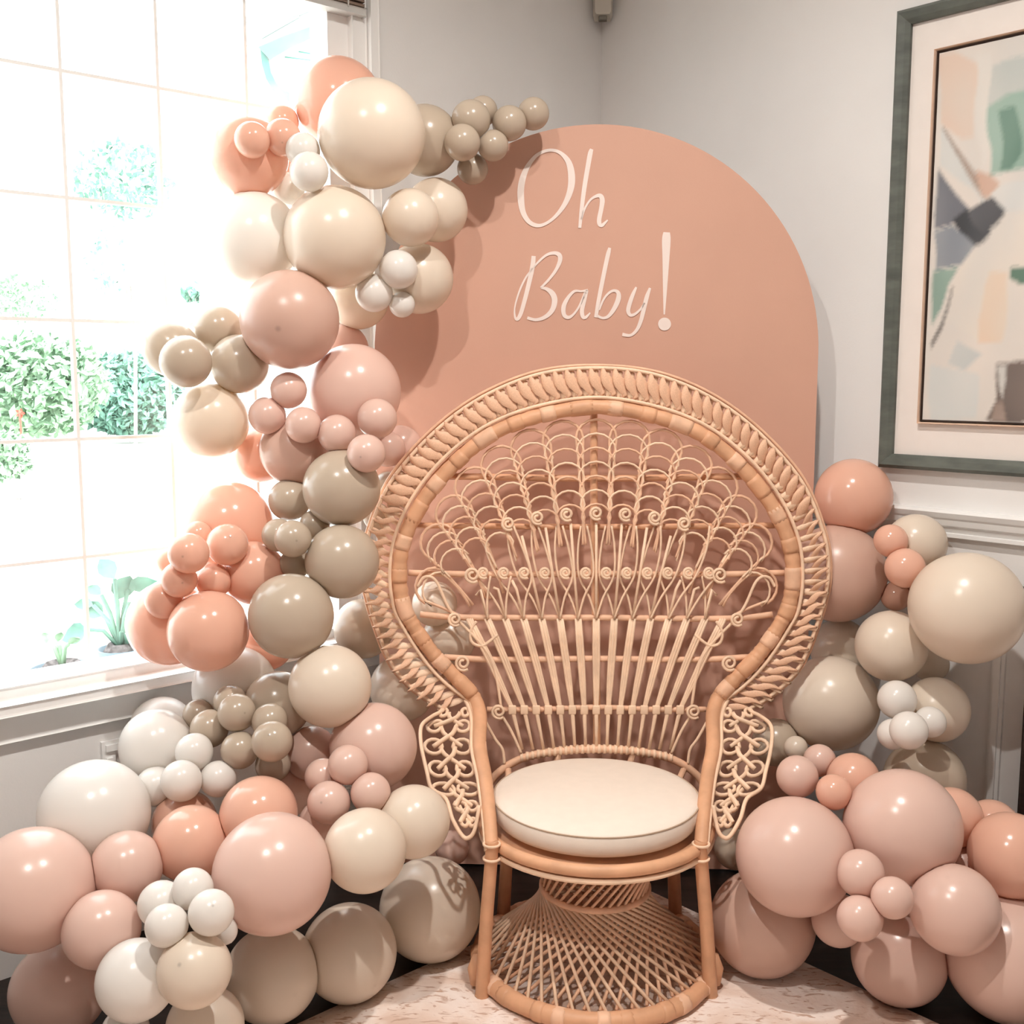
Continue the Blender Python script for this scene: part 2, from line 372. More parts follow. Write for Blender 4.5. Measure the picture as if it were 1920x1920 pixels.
# ---------------------------------------------------------------- framed abstract picture on the right wall
pic = empty('framed_picture', RW(1.7, 1.85, 0)); tag(pic, 'large abstract painting in a grey-green frame with wide pale mat on the right wall', 'picture')
def PW(s, z, o): return RW(s, z, o) - pic.location
ps0, ps1, pz0, pz1 = 1.133, 2.25, 1.230, 2.477
def border(name, s0, s1, z0, z1, w, o0, o1, m):
    for k in range(4):                          # four mitred members
        A = [(s0, z0), (s1, z0), (s1, z1), (s0, z1)]; B = [(s0 + w, z0 + w), (s1 - w, z0 + w), (s1 - w, z1 - w), (s0 + w, z1 - w)]
        a, b_ = A[k], A[(k + 1) % 4]; c, d = B[(k + 1) % 4], B[k]
        mid = lambda p, q, t: (p[0] + (q[0] - p[0]) * t, p[1] + (q[1] - p[1]) * t)
        rows = [[PW(*a, o0), PW(*b_, o0)], [PW(*a, o1 * .7), PW(*b_, o1 * .7)], [PW(*mid(a, d, .25), o1), PW(*mid(b_, c, .25), o1)], [PW(*mid(a, d, .7), o1 * .82), PW(*mid(b_, c, .7), o1 * .82)], [PW(*d, o1 * .6), PW(*c, o1 * .6)], [PW(*d, o0), PW(*c, o0)]]
        V = [p for r in rows for p in r]; n = len(rows)
        Fc = [(2 * i, 2 * i + 1, 2 * ((i + 1) % n) + 1, 2 * ((i + 1) % n)) for i in range(n)] + [tuple(2 * i for i in range(n))[::-1], tuple(2 * i + 1 for i in range(n))]
        mesh(name, V, Fc, m, pic, False)
border('frame_member', ps0, ps1, pz0, pz1, .040, .001, .036, M['frame_green'])
def flat(name, s0, s1, z0, z1, o0, o1, m):
    return MB().box(PW((s0 + s1) / 2, (z0 + z1) / 2, (o0 + o1) / 2), nL * (s1 - s0) / 2, nR * (o1 - o0) / 2, UPV * (z1 - z0) / 2).build(name, m, pic, False)
flat('mat_board', ps0 + .03, ps1 - .03, pz0 + .03, pz1 - .03, .002, .010, M['mat_board'])
as0, as1, az0, az1 = 1.252, 2.13, 1.366, 2.348
border('gilt_edge', as0 - .008, as1 + .008, az0 - .008, az1 + .008, .006, .0102, .026, M['gold'])
border('dark_edge', as0 - .002, as1 + .002, az0 - .002, az1 + .002, .007, .0102, .021, M['dark_edge'])
def paint(name, col, col2): return mat(name, rgb(*col), .55, .3, .1, 9, .25, 40, col2=rgb(*col2))
# flat brush patches, traced on the canvas; (points in the picture crop, colour, second colour)
ART = [
 ([(246,100),(330,80),(420,150),(430,300),(400,470),(350,480),(245,410)], (226,200,182), (218,206,194)),
 ([(400,90),(470,80),(468,460),(430,620),(415,470)], (226,220,212), (216,212,206)),
 ([(475,150),(560,120),(624,100),(624,220),(540,300),(470,330)], (206,206,200), (188,194,190)),
 ([(470,330),(560,280),(624,215),(624,630),(470,640),(455,470)], (166,190,178), (146,174,160)),
 ([(515,350),(590,330),(600,560),(560,625),(510,620)], (122,152,138), (100,134,120)),
 ([(245,415),(290,470),(420,640),(480,740),(450,780),(400,700),(240,600)], (214,214,210), (200,204,202)),
 ([(250,430),(262,430),(390,610),(480,735),(455,760),(400,680),(330,560)], (156,140,128), (182,158,142)),
 ([(400,610),(470,640),(520,690),(480,760),(440,740)], (212,182,164), (196,160,140)),
 ([(235,620),(300,700),(390,800),(400,830),(330,850),(300,870),(225,890)], (110,112,120), (134,136,142)),
 ([(310,850),(380,800),(480,900),(470,930),(395,965),(340,900)], (62,64,68), (84,86,90)),
 ([(385,810),(500,752),(560,820),(530,860),(440,912),(400,870)], (100,100,104), (74,76,80)),
 ([(222,900),(310,870),(400,960),(340,1040),(225,1060)], (136,142,150), (160,164,168)),
 ([(480,740),(540,690),(624,640),(624,820),(560,820)], (226,222,216), (206,208,206)),
 ([(215,1065),(330,1050),(285,1130),(250,1250),(208,1330)], (158,180,168), (126,154,142)),
 ([(340,1040),(480,900),(560,825),(624,822),(624,1060),(560,1060),(540,1280),(520,1400),(420,1390),(300,1300),(250,1340),(290,1150)], (228,218,206), (214,210,204)),
 ([(470,1080),(545,1080),(530,1250),(515,1390),(420,1400),(410,1280)], (228,204,182), (220,210,196)),
 ([(560,1055),(624,1060),(624,1140),(600,1130),(555,1110)], (104,134,118), (84,112,98)),
 ([(300,1140),(305,1145),(262,1330),(205,1430),(205,1400),(255,1310)], (122,116,112), (90,86,84)),
 ([(330,1380),(440,1460),(360,1540),(280,1500)], (196,200,198), (208,208,204)),
 ([(200,1510),(360,1540),(430,1560),(400,1740),(192,1745)], (214,214,210), (204,208,206)),
 ([(505,1500),(545,1490),(600,1470),(624,1480),(624,1752),(450,1748),(510,1640)], (88,80,76), (140,126,118)),
 ([(510,1510),(545,1500),(555,1560),(540,1640),(525,1600)], (214,212,206), (190,188,184)),
 ([(500,1660),(540,1650),(560,1740),(480,1745)], (176,156,144), (120,106,98)),
]
# the painting: colours carried by the canvas mesh itself, soft ragged strokes
from mathutils import noise as mnoise
def inside(x, y, poly):
    r = False; j = len(poly) - 1
    for i in range(len(poly)):
        xi, yi = poly[i]; xj, yj = poly[j]
        if (yi > y) != (yj > y) and x < (xj - xi) * (y - yi) / (yj - yi) + xi: r = not r
        j = i
    return r
base = RW(0, 0, .015); AP = []
for pts, c1, c2 in ART:
    P = []
    for x, y in pts:
        p = on_plane(1660 + x * .41667, 60 + y * .41667, base, nR); s = (p - CORN).dot(nL)
        P.append((s + (.5 if x >= 624 else 0) if x < 624 else as1 + .05, p.z))
    AP.append((P, min(q_[0] for q_ in P), max(q_[0] for q_ in P), min(q_[1] for q_ in P), max(q_[1] for q_ in P), [lin(v) for v in c1], [lin(v) for v in c2]))
NU, NV = 190, 212; V = []; Fc = []; CC = []
for j in range(NV + 1):
    for i in range(NU + 1):
        s = as0 + (as1 - as0) * i / NU; z = az0 + (az1 - az0) * j / NV
        V.append(PW(s, z, .0150 + .0004 * mnoise.noise(Vector((s * 60, z * 25, 0)))))
        if s > 1.72: s = 3.44 - s if s < 2.12 else 1.32      # beyond the part in view the strokes go on in kind
        acc = [0, 0, 0]
        for k in range(7):
            wx = s + .016 * mnoise.noise(Vector((s * 7, z * 7, 1))) + (.005 * math.cos(k * 1.0472) if k < 6 else 0)
            wz = z + .016 * mnoise.noise(Vector((s * 7, z * 7, 9))) + (.007 * math.sin(k * 1.0472) if k < 6 else 0)
            t = .5 + .9 * mnoise.noise(Vector((s * 11, z * 5, 2))); t = min(1, max(0, t))
            col = [lin(226) * (1 - t) + lin(212) * t, lin(217) * (1 - t) + lin(208) * t, lin(208) * (1 - t) + lin(202) * t]
            for P, x0, x1, y0, y1, a1, a2 in AP:
                if x0 <= wx <= x1 and y0 <= wz <= y1 and inside(wx, wz, P): col = [u * (1 - t) + v * t for u, v in zip(a1, a2)]
            acc = [u + v / 7 for u, v in zip(acc, col)]
        CC.append(acc)
for j in range(NV):
    for i in range(NU): Fc.append((j * (NU + 1) + i, j * (NU + 1) + i + 1, (j + 1) * (NU + 1) + i + 1, (j + 1) * (NU + 1) + i))
pm = bpy.data.materials.new('painted_canvas'); pm.use_nodes = True
nt = pm.node_tree; at_ = nt.nodes.new('ShaderNodeVertexColor'); at_.layer_name = 'paint'
nt.links.new(at_.outputs['Color'], nt.nodes['Principled BSDF'].inputs['Base Color']); nt.nodes['Principled BSDF'].inputs['Roughness'].default_value = .6
cv = mesh('canvas', V, Fc, pm, pic)
ca = cv.data.color_attributes.new('paint', 'FLOAT_COLOR', 'POINT')
ca.data.foreach_set('color', [q_ for c_ in CC for q_ in (*c_, 1.0)])

# ---------------------------------------------------------------- slim dark stand at the picture wall, only its rounded end reaches into the picture
sb = RW(0, 0, .028)
ear = on_plane(1899, 1110, sb, nR); pst = on_plane(1922, 1400, sb, nR)
es, pss = (ear - CORN).dot(nL), (pst - CORN).dot(nL)
vs = empty('valet_stand', RW(es + .3, 0, .028)); tag(vs, 'slim dark wood stand with a round-nosed top rail against the right wall', 'stand')
def VS(s, z, o=0.0): return RW(s, z, .028 + o) - vs.location
MB().tube([VS(es, ear.z), VS(es + .004, ear.z), VS(es + .02, ear.z), VS(es + .05, ear.z - .002), VS(es + .6, ear.z)], [.006, .013, .019, .021, .021], 12).build('top_rail', M['dark_wood'], vs)
for s in (pss + .02, pss + .52):
    MB().box(VS(s, ear.z / 2), nL * .02, nR * .02, UPV * (ear.z / 2 - .006), .004).build('post', M['dark_wood'], vs, False)
    MB().box(VS(s, .018, .03), nL * .018, nR * .05, UPV * .016, .004).build('foot', M['dark_wood'], vs, False)
MB().tube([VS(pss + .02, .3), VS(pss + .52, .3)], .012, 8).build('cross_rail', M['dark_wood'], vs)
for s in (.12, .3): MB().tube([VS(es + s, ear.z - .015), VS(es + s, ear.z - .045, .02), VS(es + s, ear.z - .04, .045)], .006, 7).build('hook', M['dark_wood'], vs)

# ---------------------------------------------------------------- the garden outside the window
GZ0 = -.35
M['grass'] = mat('pale_paving', rgb(214, 210, 200), .9, .1, .05, 1.5)
M['leaf_a'] = mat('teal_leaf', rgb(118, 160, 142), .6, .3, .25, 6)
M['leaf_b'] = mat('light_leaf', rgb(150, 182, 150), .6, .3, .25, 6)
M['leaf_c'] = mat('sparse_leaf', rgb(126, 164, 148), .6, .3, .2, 6)
M['bark'] = mat('bark', rgb(205, 200, 194), .9, .1, .2, 20)
M['pot'] = mat('blue_grey_pot', rgb(120, 136, 146), .5, .4, .05, 10)
M['mulch'] = mat('mulch', rgb(116, 108, 106), .95, .1, .4, 40)
M['house'] = mat('house_render', rgb(226, 224, 218), .9, .1, .02, 2)
M['house_trim'] = mat('house_trim', rgb(150, 152, 150), .7, .2, .05, 4)
M['house_glass'] = mat('house_window', rgb(96, 138, 128), .2, .5, .15, 2)
M['red'] = mat('red_flower', rgb(196, 84, 70), .6, .3, .1, 8)
gq = [LW(-14, GZ0, -.2), LW(60, GZ0, -.2), LW(60, GZ0, -75), LW(-14, GZ0, -75)]
tag(slab('terrain', gq, UPV, .2, M['grass']), kind='structure')
rnd = random.Random(3)
def leaves(center, rad, n, size, m, name, parent, shell=.55):
    V = []; Fc = []
    for i in range(n):
        d = Vector((rnd.gauss(0, 1), rnd.gauss(0, 1), rnd.gauss(0, 1))).normalized() * (shell + (1 - shell) * rnd.random())
        p = Vector(center) + Vector((d.x * rad[0], d.y * rad[1], d.z * rad[2]))
        a = Vector((rnd.gauss(0, 1), rnd.gauss(0, 1), rnd.gauss(0, 1))).normalized(); b_ = a.orthogonal().normalized()
        s = size * (.6 + .8 * rnd.random()); k = len(V)
        V += [p - a * s, p + b_ * s * .45 + a * .1 * s, p + a * s, p - b_ * s * .45 + a * .1 * s]; Fc.append((k, k + 1, k + 2, k + 3))
    o = mesh(name, V, Fc, m, parent, False); o['kind'] = 'stuff'; return o
def shrub(px, py, rx, ry, Y, n, size, m, label, group=None, trunk=None, cat='shrub', name='garden_shrub'):
    c = at(px, py, Y); k = Y / FPX
    e = tag(empty(name, (c.x, c.y, GZ0)), label, cat, group)
    leaves((0, 0, c.z - GZ0), (rx * k, rx * k * .8, ry * k), n, size, m, 'foliage', e)
    t = MB(); top = c.z - GZ0
    t.tube([(0, 0, .01), (.02 * top, 0, top * .5), (0, 0, top)], [.007 * top, .006 * top, .004 * top], 7)
    for q in range(4):
        a = q * 1.7; t.tube([(0, 0, top * .55), (math.cos(a) * rx * k * .3, math.sin(a) * rx * k * .3, top * .85), (math.cos(a) * rx * k * .5, math.sin(a) * rx * k * .5, top + ry * k * .3)], [.006 * top, .004 * top, .002 * top], 5)
    t.build('trunk', M['bark'], e)
    return e
shrub(232, 335, 92, 72, 24, 620, .10, M['leaf_c'], 'sparse round-crowned young tree beyond the pale drive outside the window', None, cat='tree', name='garden_tree')
shrub(240, 740, 105, 78, 29, 6000, .14, M['leaf_a'], 'dense teal-green hedge bush across the drive outside the window', 'hedge bushes across the drive')
shrub(70, 720, 130, 100, 22, 3600, .12, M['leaf_b'], 'loose light green hedge bush across the drive outside the window', 'hedge bushes across the drive')
shrub(10, 855, 50, 45, 18, 900, .09, M['leaf_b'], 'low light green bush at the near edge of the drive', 'hedge bushes across the drive')
shrub(365, 548, 22, 24, 26, 40, .18, M['leaf_a'], 'small spiky green bush seen beside the white balloons through the window')
shrub(205, 490, 45, 70, 36, 120, .12, M['leaf_c'], 'thin half-bare shrub under the round-crowned tree outside', None)
shrub(40, 560, 70, 45, 40, 700, .13, M['leaf_b'], 'faint pale bush far behind the light green hedge')
fl_ = at(36, 775, 20.0); rf = MB()
for k in range(5):
    a = k * 1.2566; rf.add([(0, 0, 0), (.06 * math.cos(a - .5), .05, .06 * math.sin(a - .5)), (.1 * math.cos(a), .02, .1 * math.sin(a)), (.06 * math.cos(a + .5), .05, .06 * math.sin(a + .5))], [(0, 1, 2, 3)])
rf.tube([(0, .02, 0), (0, .05, -(fl_.z - GZ0))], .02, 5)
o = rf.build('red_flower', M['red'], None, False); o.location = fl_; tag(o, 'single red flower standing out of the light green hedge', 'flower')
pl = at(35, 935, 16.0); o = MB().lathe([(.03, -(pl.z - GZ0)), (.03, .0), (.09, .02), (.06, .10), (.09, .12), (.02, .15)], 12).build('path_light', M['bark'], None); o.location = pl; tag(o, 'small grey path light standing on the drive', 'light')

def planter(px, py, Y, rp, label, leafm, spec):
    c = at(px, py, Y); k = Y / FPX; r = rp * k
    e = tag(empty('garden_planter', (c.x, c.y, GZ0)), label, 'planter', None)
    h = c.z - GZ0
    MB().lathe([(r * .62, 0), (r * .7, .04), (r * .92, h * .75), (r * 1.05, h * .96), (r * 1.05, h), (r * .94, h), (r * .92, h - .03)], 28).build('pot', M['pot'], e)
    MB().lathe([(.01, h - .02), (r * .5, h + .02), (r * .9, h - .03), (r * .9, h - .05), (.01, h - .05)], 24).build('soil', M['mulch'], e)
    for (dx, dy, ln, wd, ang) in spec:           # broad leaves on stalks
        b0 = Vector((0, 0, h)); tip = at(px + dx, py + dy, Y + .02 * math.sin(ang * 5)) - e.location
        d = (tip - b0); t = MB(); t.tube([b0, b0 + d * .5 + UPV * .03, tip], .008, 5)
        t.build('stalk', leafm, e)
        u = Vector((math.cos(ang), .25, math.sin(ang))).normalized(); v = Vector((0, 1, 0)).cross(u).normalized() * .8 + Vector((0, .4, 0))
        ln *= k * 1.7; wd *= k * 1.6
        prof = [(0, 0), (.25, .8), (.5, 1), (.75, .7), (1, 0)]
        V = [tip + u * (ln * a) + v * (wd * b_) - UPV * (.02 * a * a) for a, b_ in prof] + [tip + u * (ln * a) - v * (wd * b_) - UPV * (.02 * a * a) for a, b_ in prof[1:-1]]
        V += [tip + u * (ln * a) + Vector((0, .01, -.008)) for a, b_ in prof[1:-1]]
        mesh('leaf', V, [(0, 1, 8), (1, 2, 9, 8), (2, 3, 10, 9), (3, 4, 10), (0, 8, 5), (8, 9, 6, 5), (9, 10, 7, 6), (10, 4, 7)], leafm, e)
    return e
planter(225, 1215, 3.9, 42, 'blue-grey pot of broad-leaved plants just outside the window', M['leaf_a'],
        [(-30, -60, 34, 13, 2.6), (-5, -90, 36, 16, 1.2), (15, -110, 36, 14, .4), (-10, -130, 34, 13, 2.2), (-60, -35, 36, 15, 3.4), (20, -60, 40, 20, -.9), (5, -30, 40, 20, -1.4), (-50, -80, 26, 9, 2.9), (18, -85, 30, 14, -.3), (-35, -100, 24, 8, 2.5)])
planter(118, 1252, 3.5, 62, 'wide blue-grey bowl heaped with bark mulch just outside the window', M['leaf_b'],
        [(-30, -45, 20, 7, 1.9), (-10, -48, 18, 6, 1.4), (10, -44, 18, 6, .8)])

# neighbouring house: gable, eaves boards, arched window, corner boards
hy = 16.0
hs = empty('neighbour_house', at(560, 500, hy)); tag(hs, 'pale house with sloping eaves and arched window seen through the window top', 'house')
hs.location.z = GZ0
def HP(x, y, d=0): return at(x, y, hy + d) - hs.location
wq = [at(330, 700, hy), at(900, 700, hy), at(900, -150, hy), at(420, 60, hy)]
V = [p - hs.location for p in wq]
V[0].z = V[1].z = 0.0; V += [p + Vector((.3, 6, 0)) for p in V]
mesh('house_wall', V, [(0, 1, 2, 3), (7, 6, 5, 4), (0, 4, 5, 1), (1, 5, 6, 2), (2, 6, 7, 3), (3, 7, 4, 0)], M['house'], hs, False)
for (x0, y0, x1, y1, w) in ((376, 82, 520, 8, .05), (395, 115, 470, 80, .04), (490, 70, 560, 30, .04), (520, 45, 620, 0, .04)):
    MB().tube([HP(x0, y0, -.3), HP(x1, y1, -.3)], w * .8, 4).build('eaves_board', M['house_trim'], hs, False)
MB().add([HP(484, 88, -.35), HP(530, 68, -.35), HP(610, 40, -.35), HP(612, 58, -.35), HP(540, 92, -.35), HP(506, 112, -.35)] + [HP(484, 88, -.05), HP(530, 68, -.05), HP(610, 40, -.05), HP(612, 58, -.05), HP(540, 92, -.05), HP(506, 112, -.05)],
         [(0, 1, 2, 3, 4, 5), (11, 10, 9, 8, 7, 6)] + [(i, 6 + i, 6 + (i + 1) % 6, (i + 1) % 6) for i in range(6)]).build('porch_roof', M['house_glass'], hs, False)
ar = [(488, 92), (491, 120), (499, 148), (512, 170), (528, 184), (543, 190), (543, 174), (530, 168), (518, 156), (508, 136), (503, 112)]
MB().add([HP(x, y, -.12) for x, y in ar] + [HP(x, y, -.02) for x, y in ar], [tuple(range(11)), tuple(range(11, 22))[::-1]] + [(i, 11 + i, 11 + (i + 1) % 11, (i + 1) % 11) for i in range(11)]).build('window_arch', M['house_glass'], hs, False)
for x, w in ((622, 2), (634, 4), (645, 2.5), (664, 3)):
    MB().box(HP(x, 70, -.1), Vector((w * hy / FPX * .5, 0, 0)), (0, .03, 0), (0, 0, 45 * hy / FPX)).build('corner_board', M['house_glass'], hs, False)
for (x0, y0, x1, y1) in ((586, 86, 612, 92), (560, 97, 602, 104), (534, 107, 582, 113)):
    MB().tube([HP(x0, y0, -.1), HP(x1, y1, -.1)], .012, 4).build('siding_line', M['house_glass'], hs, False)
# ---------------------------------------------------------------- the wicker peacock chair
XC = 1118.0
ch = empty('peacock_chair', (.2095, 2.626, .009)); tag(ch, 'honey-coloured wicker peacock chair with huge round fan back and hourglass base', 'chair')
O = ch.location.copy()
BP, BN = Vector((0, 2.885, .47)), Vector((0, -1, .07)).normalized()
def B(x, y, o=0.0): return on_plane(x, y, BP + BN * o, BN) - O       # o: metres in front of the back's plane
def Bs(P, n=6, o=0.0): return [B(p[0], p[1], o) for p in spline(P, n)]
PXM = 2.9 / FPX                                                     # one pixel at the back, in metres
def part(mb, name, m='cane', parent=ch, label=None):
    o = mb.build(name, M[m], parent)
    if label: o['label'] = label
    return o
HO = [(0,690),(130,708),(261,775),(376,890),(426,1000),(435,1075),(426,1130),(410,1182),(395,1222),(376,1257),(344,1291),(303,1321)]
HI = [(0,745),(113,762),(208,799),(288,861),(345,933),(378,1007),(387,1075),(380,1139),(363,1175),(340,1212),(316,1246),(279,1284),(234,1317)]
HP_ = [(0,763),(108,780),(198,815),(270,874),(326,943),(360,1012),(369,1078),(361,1136),(346,1168),(323,1203),(297,1236),(263,1270),(232,1304),(219,1335)]
def both(P): return [(XC - a, b) for a, b in P[::-1]] + [(XC + a, b) for a, b in P[1:]]
# inner pole with its cane wrapping (rings), outer and inner thin rods
pts = Bs(both(HP_), 12, .012)
rad = [.0195 + (.0016 if (i // 2) % 2 else 0) * (1 if (i * 7 // 31) % 3 else 0.2) for i in range(len(pts))]
hoop = part(MB().tube(pts, rad, 10), 'back_hoop', 'pole')
part(MB().tube(Bs(both(HI), 8, .018), .0052, 7), 'rim_rod', 'cane_light')
part(MB().tube(Bs([(p[0], p[1]) for p in both([(a - 6, b + 6) for a, b in HI])], 8, .006), .0055, 7), 'rim_rod', 'pole')
orod = part(MB().tube(Bs(both(HO), 8, .014), .0055, 7), 'outer_rod', 'cane_light')
part(MB().tube(Bs(both([(a + 5, b - 5 if b < 1000 else b) for a, b in HO]), 8, -.004), .0045, 6), 'outer_rod', 'cane')
# wrapped bands on the hoop
import bisect
def resample(P, n):
    P = [Vector(p) for p in P]; D = [0]
    for a, b_ in zip(P, P[1:]): D.append(D[-1] + (b_ - a).length)
    out = []
    for i in range(n):
        t = D[-1] * i / (n - 1); k = min(max(bisect.bisect_right(D, t) - 1, 0), len(P) - 2)
        out.append(P[k].lerp(P[k + 1], (t - D[k]) / max(1e-9, D[k + 1] - D[k])))
    return out
hp = resample(pts, 241)
for k, c in enumerate(list(range(8, 240, 9))):
    w = 2 if k % 3 else 3
    part(MB().tube(hp[c - w:c + w + 1] if c > w else hp[:5], [.0208, .0222, .0222, .0222, .0222, .0222, .0208][:2 * w + 1] if w == 3 else [.0208, .0220, .0220, .0220, .0208], 10), 'cane_wrap', 'cane' if k % 2 else 'pole', hoop)
# braided band between the rods: S-shaped strands, one mesh, placed piece by piece
def strand_mesh(name, sgn, rad, amp, span, m):
    P = []
    for i in range(9):
        t = i / 8
        P.append((sgn * amp * math.tanh((t - .5) * 5), (t - .5) * span, .16 * math.sin(t * math.pi) + sgn * .16 * math.sin(2 * math.pi * t)))
    V, Fc = tube(P, [rad * f_ for f_ in (.75, .85, .95, 1, 1, 1, .95, .85, .75)], 6, flat=((0, 0, 1), .6))
    me = bpy.data.meshes.new(name); me.from_pydata([tuple(v) for v in V], [], Fc); me.update(); me.materials.append(M[m])
    me.polygons.foreach_set('use_smooth', [True] * len(me.polygons)); return me
SM = [strand_mesh('braid_strand', 1, .31, .52, .82, 'cane_light'), strand_mesh('braid_strand', -1, .30, .52, .82, 'cane')]
SO = [strand_mesh('braid_strand', 1, .27, .22, .86, 'cane_light'), strand_mesh('braid_strand', -1, .15, .46, .84, 'cane')]
NB = 84; ZB = O.z
ro = resample(Bs(both(HO), 8, .012), NB); ri = resample(Bs(both(HI), 8, .014), NB)
for i in range(NB):
    a, b_ = ri[i], ro[i]; mid = (a + b_) / 2; wv = b_ - a
    tv = (ro[min(i + 1, NB - 1)] + ri[min(i + 1, NB - 1)] - ro[max(i - 1, 0)] - ri[max(i - 1, 0)]) / 2
    step = tv.length / (2 if 0 < i < NB - 1 else 1); tv.normalize(); wd_ = wv.length; wv.normalize()
    nz = tv.cross(wv).normalized()
    if nz.y > 0: nz = -nz
    for q in (0, 1):
        o = bpy.data.objects.new('braid_strand', (SO if mid.z + ZB < 1.13 else SM)[q]); link(o, orod)
        mt = Matrix.Identity(4)
        for r_ in range(3):
            mt[r_][0] = tv[r_] * step * 1.0; mt[r_][1] = wv[r_] * wd_ * 1.0; mt[r_][2] = nz[r_] * step * .8
            mt[r_][3] = (mid + tv * (step * .5 * q) + nz * (.004 * (1 if q else -1)))[r_]
        o.matrix_local = mt

# horizontal bars and central pole behind the weave
def bar(pts_, r, m='pole', o=-.004, name='back_bar'): return part(MB().tube(Bs(pts_, 6, o), r, 8), name, m)
bar([(XC - 5, 752), (XC - 4, 1000), (XC, 1250), (XC + 1, 1408)], .011, 'pole', -.012, 'centre_pole')
bar([(XC - 276, 893), (XC, 897), (XC + 276, 893)], .0095, 'pole', -.016)
bar([(XC - 338, 985), (XC, 988), (XC + 338, 985)], .0085, 'pole', -.016)
bar([(XC - 352, 1074), (XC - 200, 1077), (XC, 1076), (XC + 200, 1077), (XC + 352, 1074)], .0085, 'cane', -.010)
bar([(XC - 330, 1152), (XC - 235, 1158), (XC, 1158), (XC + 235, 1160), (XC + 330, 1152)], .0085, 'cane', -.006)
bar([(XC - 285, 1232), (XC - 180, 1237), (XC, 1235), (XC + 180, 1237), (XC + 285, 1232)], .0085, 'cane', -.006)
bar([(XC - 205, 1330), (XC - 110, 1330), (XC, 1326), (XC + 110, 1330), (XC + 205, 1330)], .0075, 'cane', -.006)

# fan: 15 columns, k = -7..7
TOP = {0: (0, 786), 1: (66, 789), 2: (130, 806), 3: (190, 838), 4: (243, 880), 5: (285, 935), 6: (318, 992), 7: (335, 1085)}
NL = {0: 7, 1: 7, 2: 7, 3: 7, 4: 6, 5: 5, 6: 4, 7: 2}
def colpt(k, t):                               # t = 0 at the seat, 1 at the crown of the column
    a = abs(k); sg = 1 if k >= 0 else -1
    tx, ty = TOP[a]
    P = [(19.8 * a, 1405), (22.6 * a, 1328), (28.6 * a, 1236), (34 * a, 1160), (tx, ty)]
    # piecewise: first three spans straight, last a gentle curve
    L_ = [0, .13, .28, .42, 1]
    for i in range(4):
        if t <= L_[i + 1] or i == 3:
            u = (t - L_[i]) / (L_[i + 1] - L_[i]); x0, y0 = P[i]; x1, y1 = P[i + 1]
            if i == 3:
                sl = (34 * a - 28.6 * a) / 76.0; hx = x0 + sl * (y0 - y1) * .5; hy_ = y0 + (y1 - y0) * .5
                x = (1 - u) ** 2 * x0 + 2 * u * (1 - u) * hx + u * u * x1; y = (1 - u) ** 2 * y0 + 2 * u * (1 - u) * hy_ + u * u * y1
            else: x, y = x0 + (x1 - x0) * u, y0 + (y1 - y0) * u
            return XC + sg * x, y
def colw(k, t):                                # half width of a column in pixels
    if t < .42: return 5.0
    u = (t - .42) / .58
    return 5 + (33 if abs(k) < 5 else 30) * min(1, u * 1.05) ** .8
def coldir(k, t):
    x0, y0 = colpt(k, max(0, t - .02)); x1, y1 = colpt(k, min(1, t + .02)); l = math.hypot(x1 - x0, y1 - y0) or 1
    return (x1 - x0) / l, (y1 - y0) / l
for k in range(-7, 8):
    # spoke: flat bundle of canes from the seat to the third bar
    for s in (-1, 0, 1):
        P = []
        for t in (0, .06, .13, .2, .28, .35, .42):
            x, y = colpt(k, t); w = [0, .5, 1.6, 3.6, 4.6, 4.6, 4.0][[0, .06, .13, .2, .28, .35, .42].index(t)]
            P.append(B(x + s * w, y, .006))
        part(MB().tube(P, .0043 if s else .0048, 6), 'spoke', 'cane_light')
    part(MB().box(B(*colpt(k, .125), .008), (7.5 * PXM, 0, 0), (0, .004, 0), (0, 0, 9 * PXM), .003), 'spoke_sleeve', 'cane_light')
    # nested hoops
    n = NL[abs(k)]
    for j in range(n):
        t = 1 - j * (.041 if abs(k) < 4 else .05)
        dx, dy = coldir(k, t); nx, ny = -dy, dx
        cx, cy = colpt(k, t); w = colw(k, t)
        P = []
        leg = .07 if j else (.42 if abs(k) > 4 else .30)
        for q in range(6, 0, -1):
            tt = t - .05 - leg * (q / 6); x, y = colpt(k, max(.42, tt)); d2 = coldir(k, max(.42, tt)); w2 = colw(k, max(.42, tt)) * (1.0 - .05 * j / n)
            P.append((x - (-d2[1]) * w2, y - d2[0] * w2))
        for q in range(9):
            a = math.pi * q / 8
            P.append((cx - dx * w * .95 - nx * w * math.cos(a) + dx * w * .95 * math.sin(a), cy - dy * w * .95 - ny * w * math.cos(a) + dy * w * .95 * math.sin(a)))
        for q in range(1, 7):
            tt = t - .05 - leg * (q / 6); x, y = colpt(k, max(.42, tt)); d2 = coldir(k, max(.42, tt)); w2 = colw(k, max(.42, tt)) * (1.0 - .05 * j / n)
            P.append((x + (-d2[1]) * w2, y + d2[0] * w2))
        part(MB().tube([B(x, y, .004 + .0012 * j) for x, y in P], .0033 if j else .0042, 5), 'cane_hoop', 'cane_light' if j % 2 else 'cane')
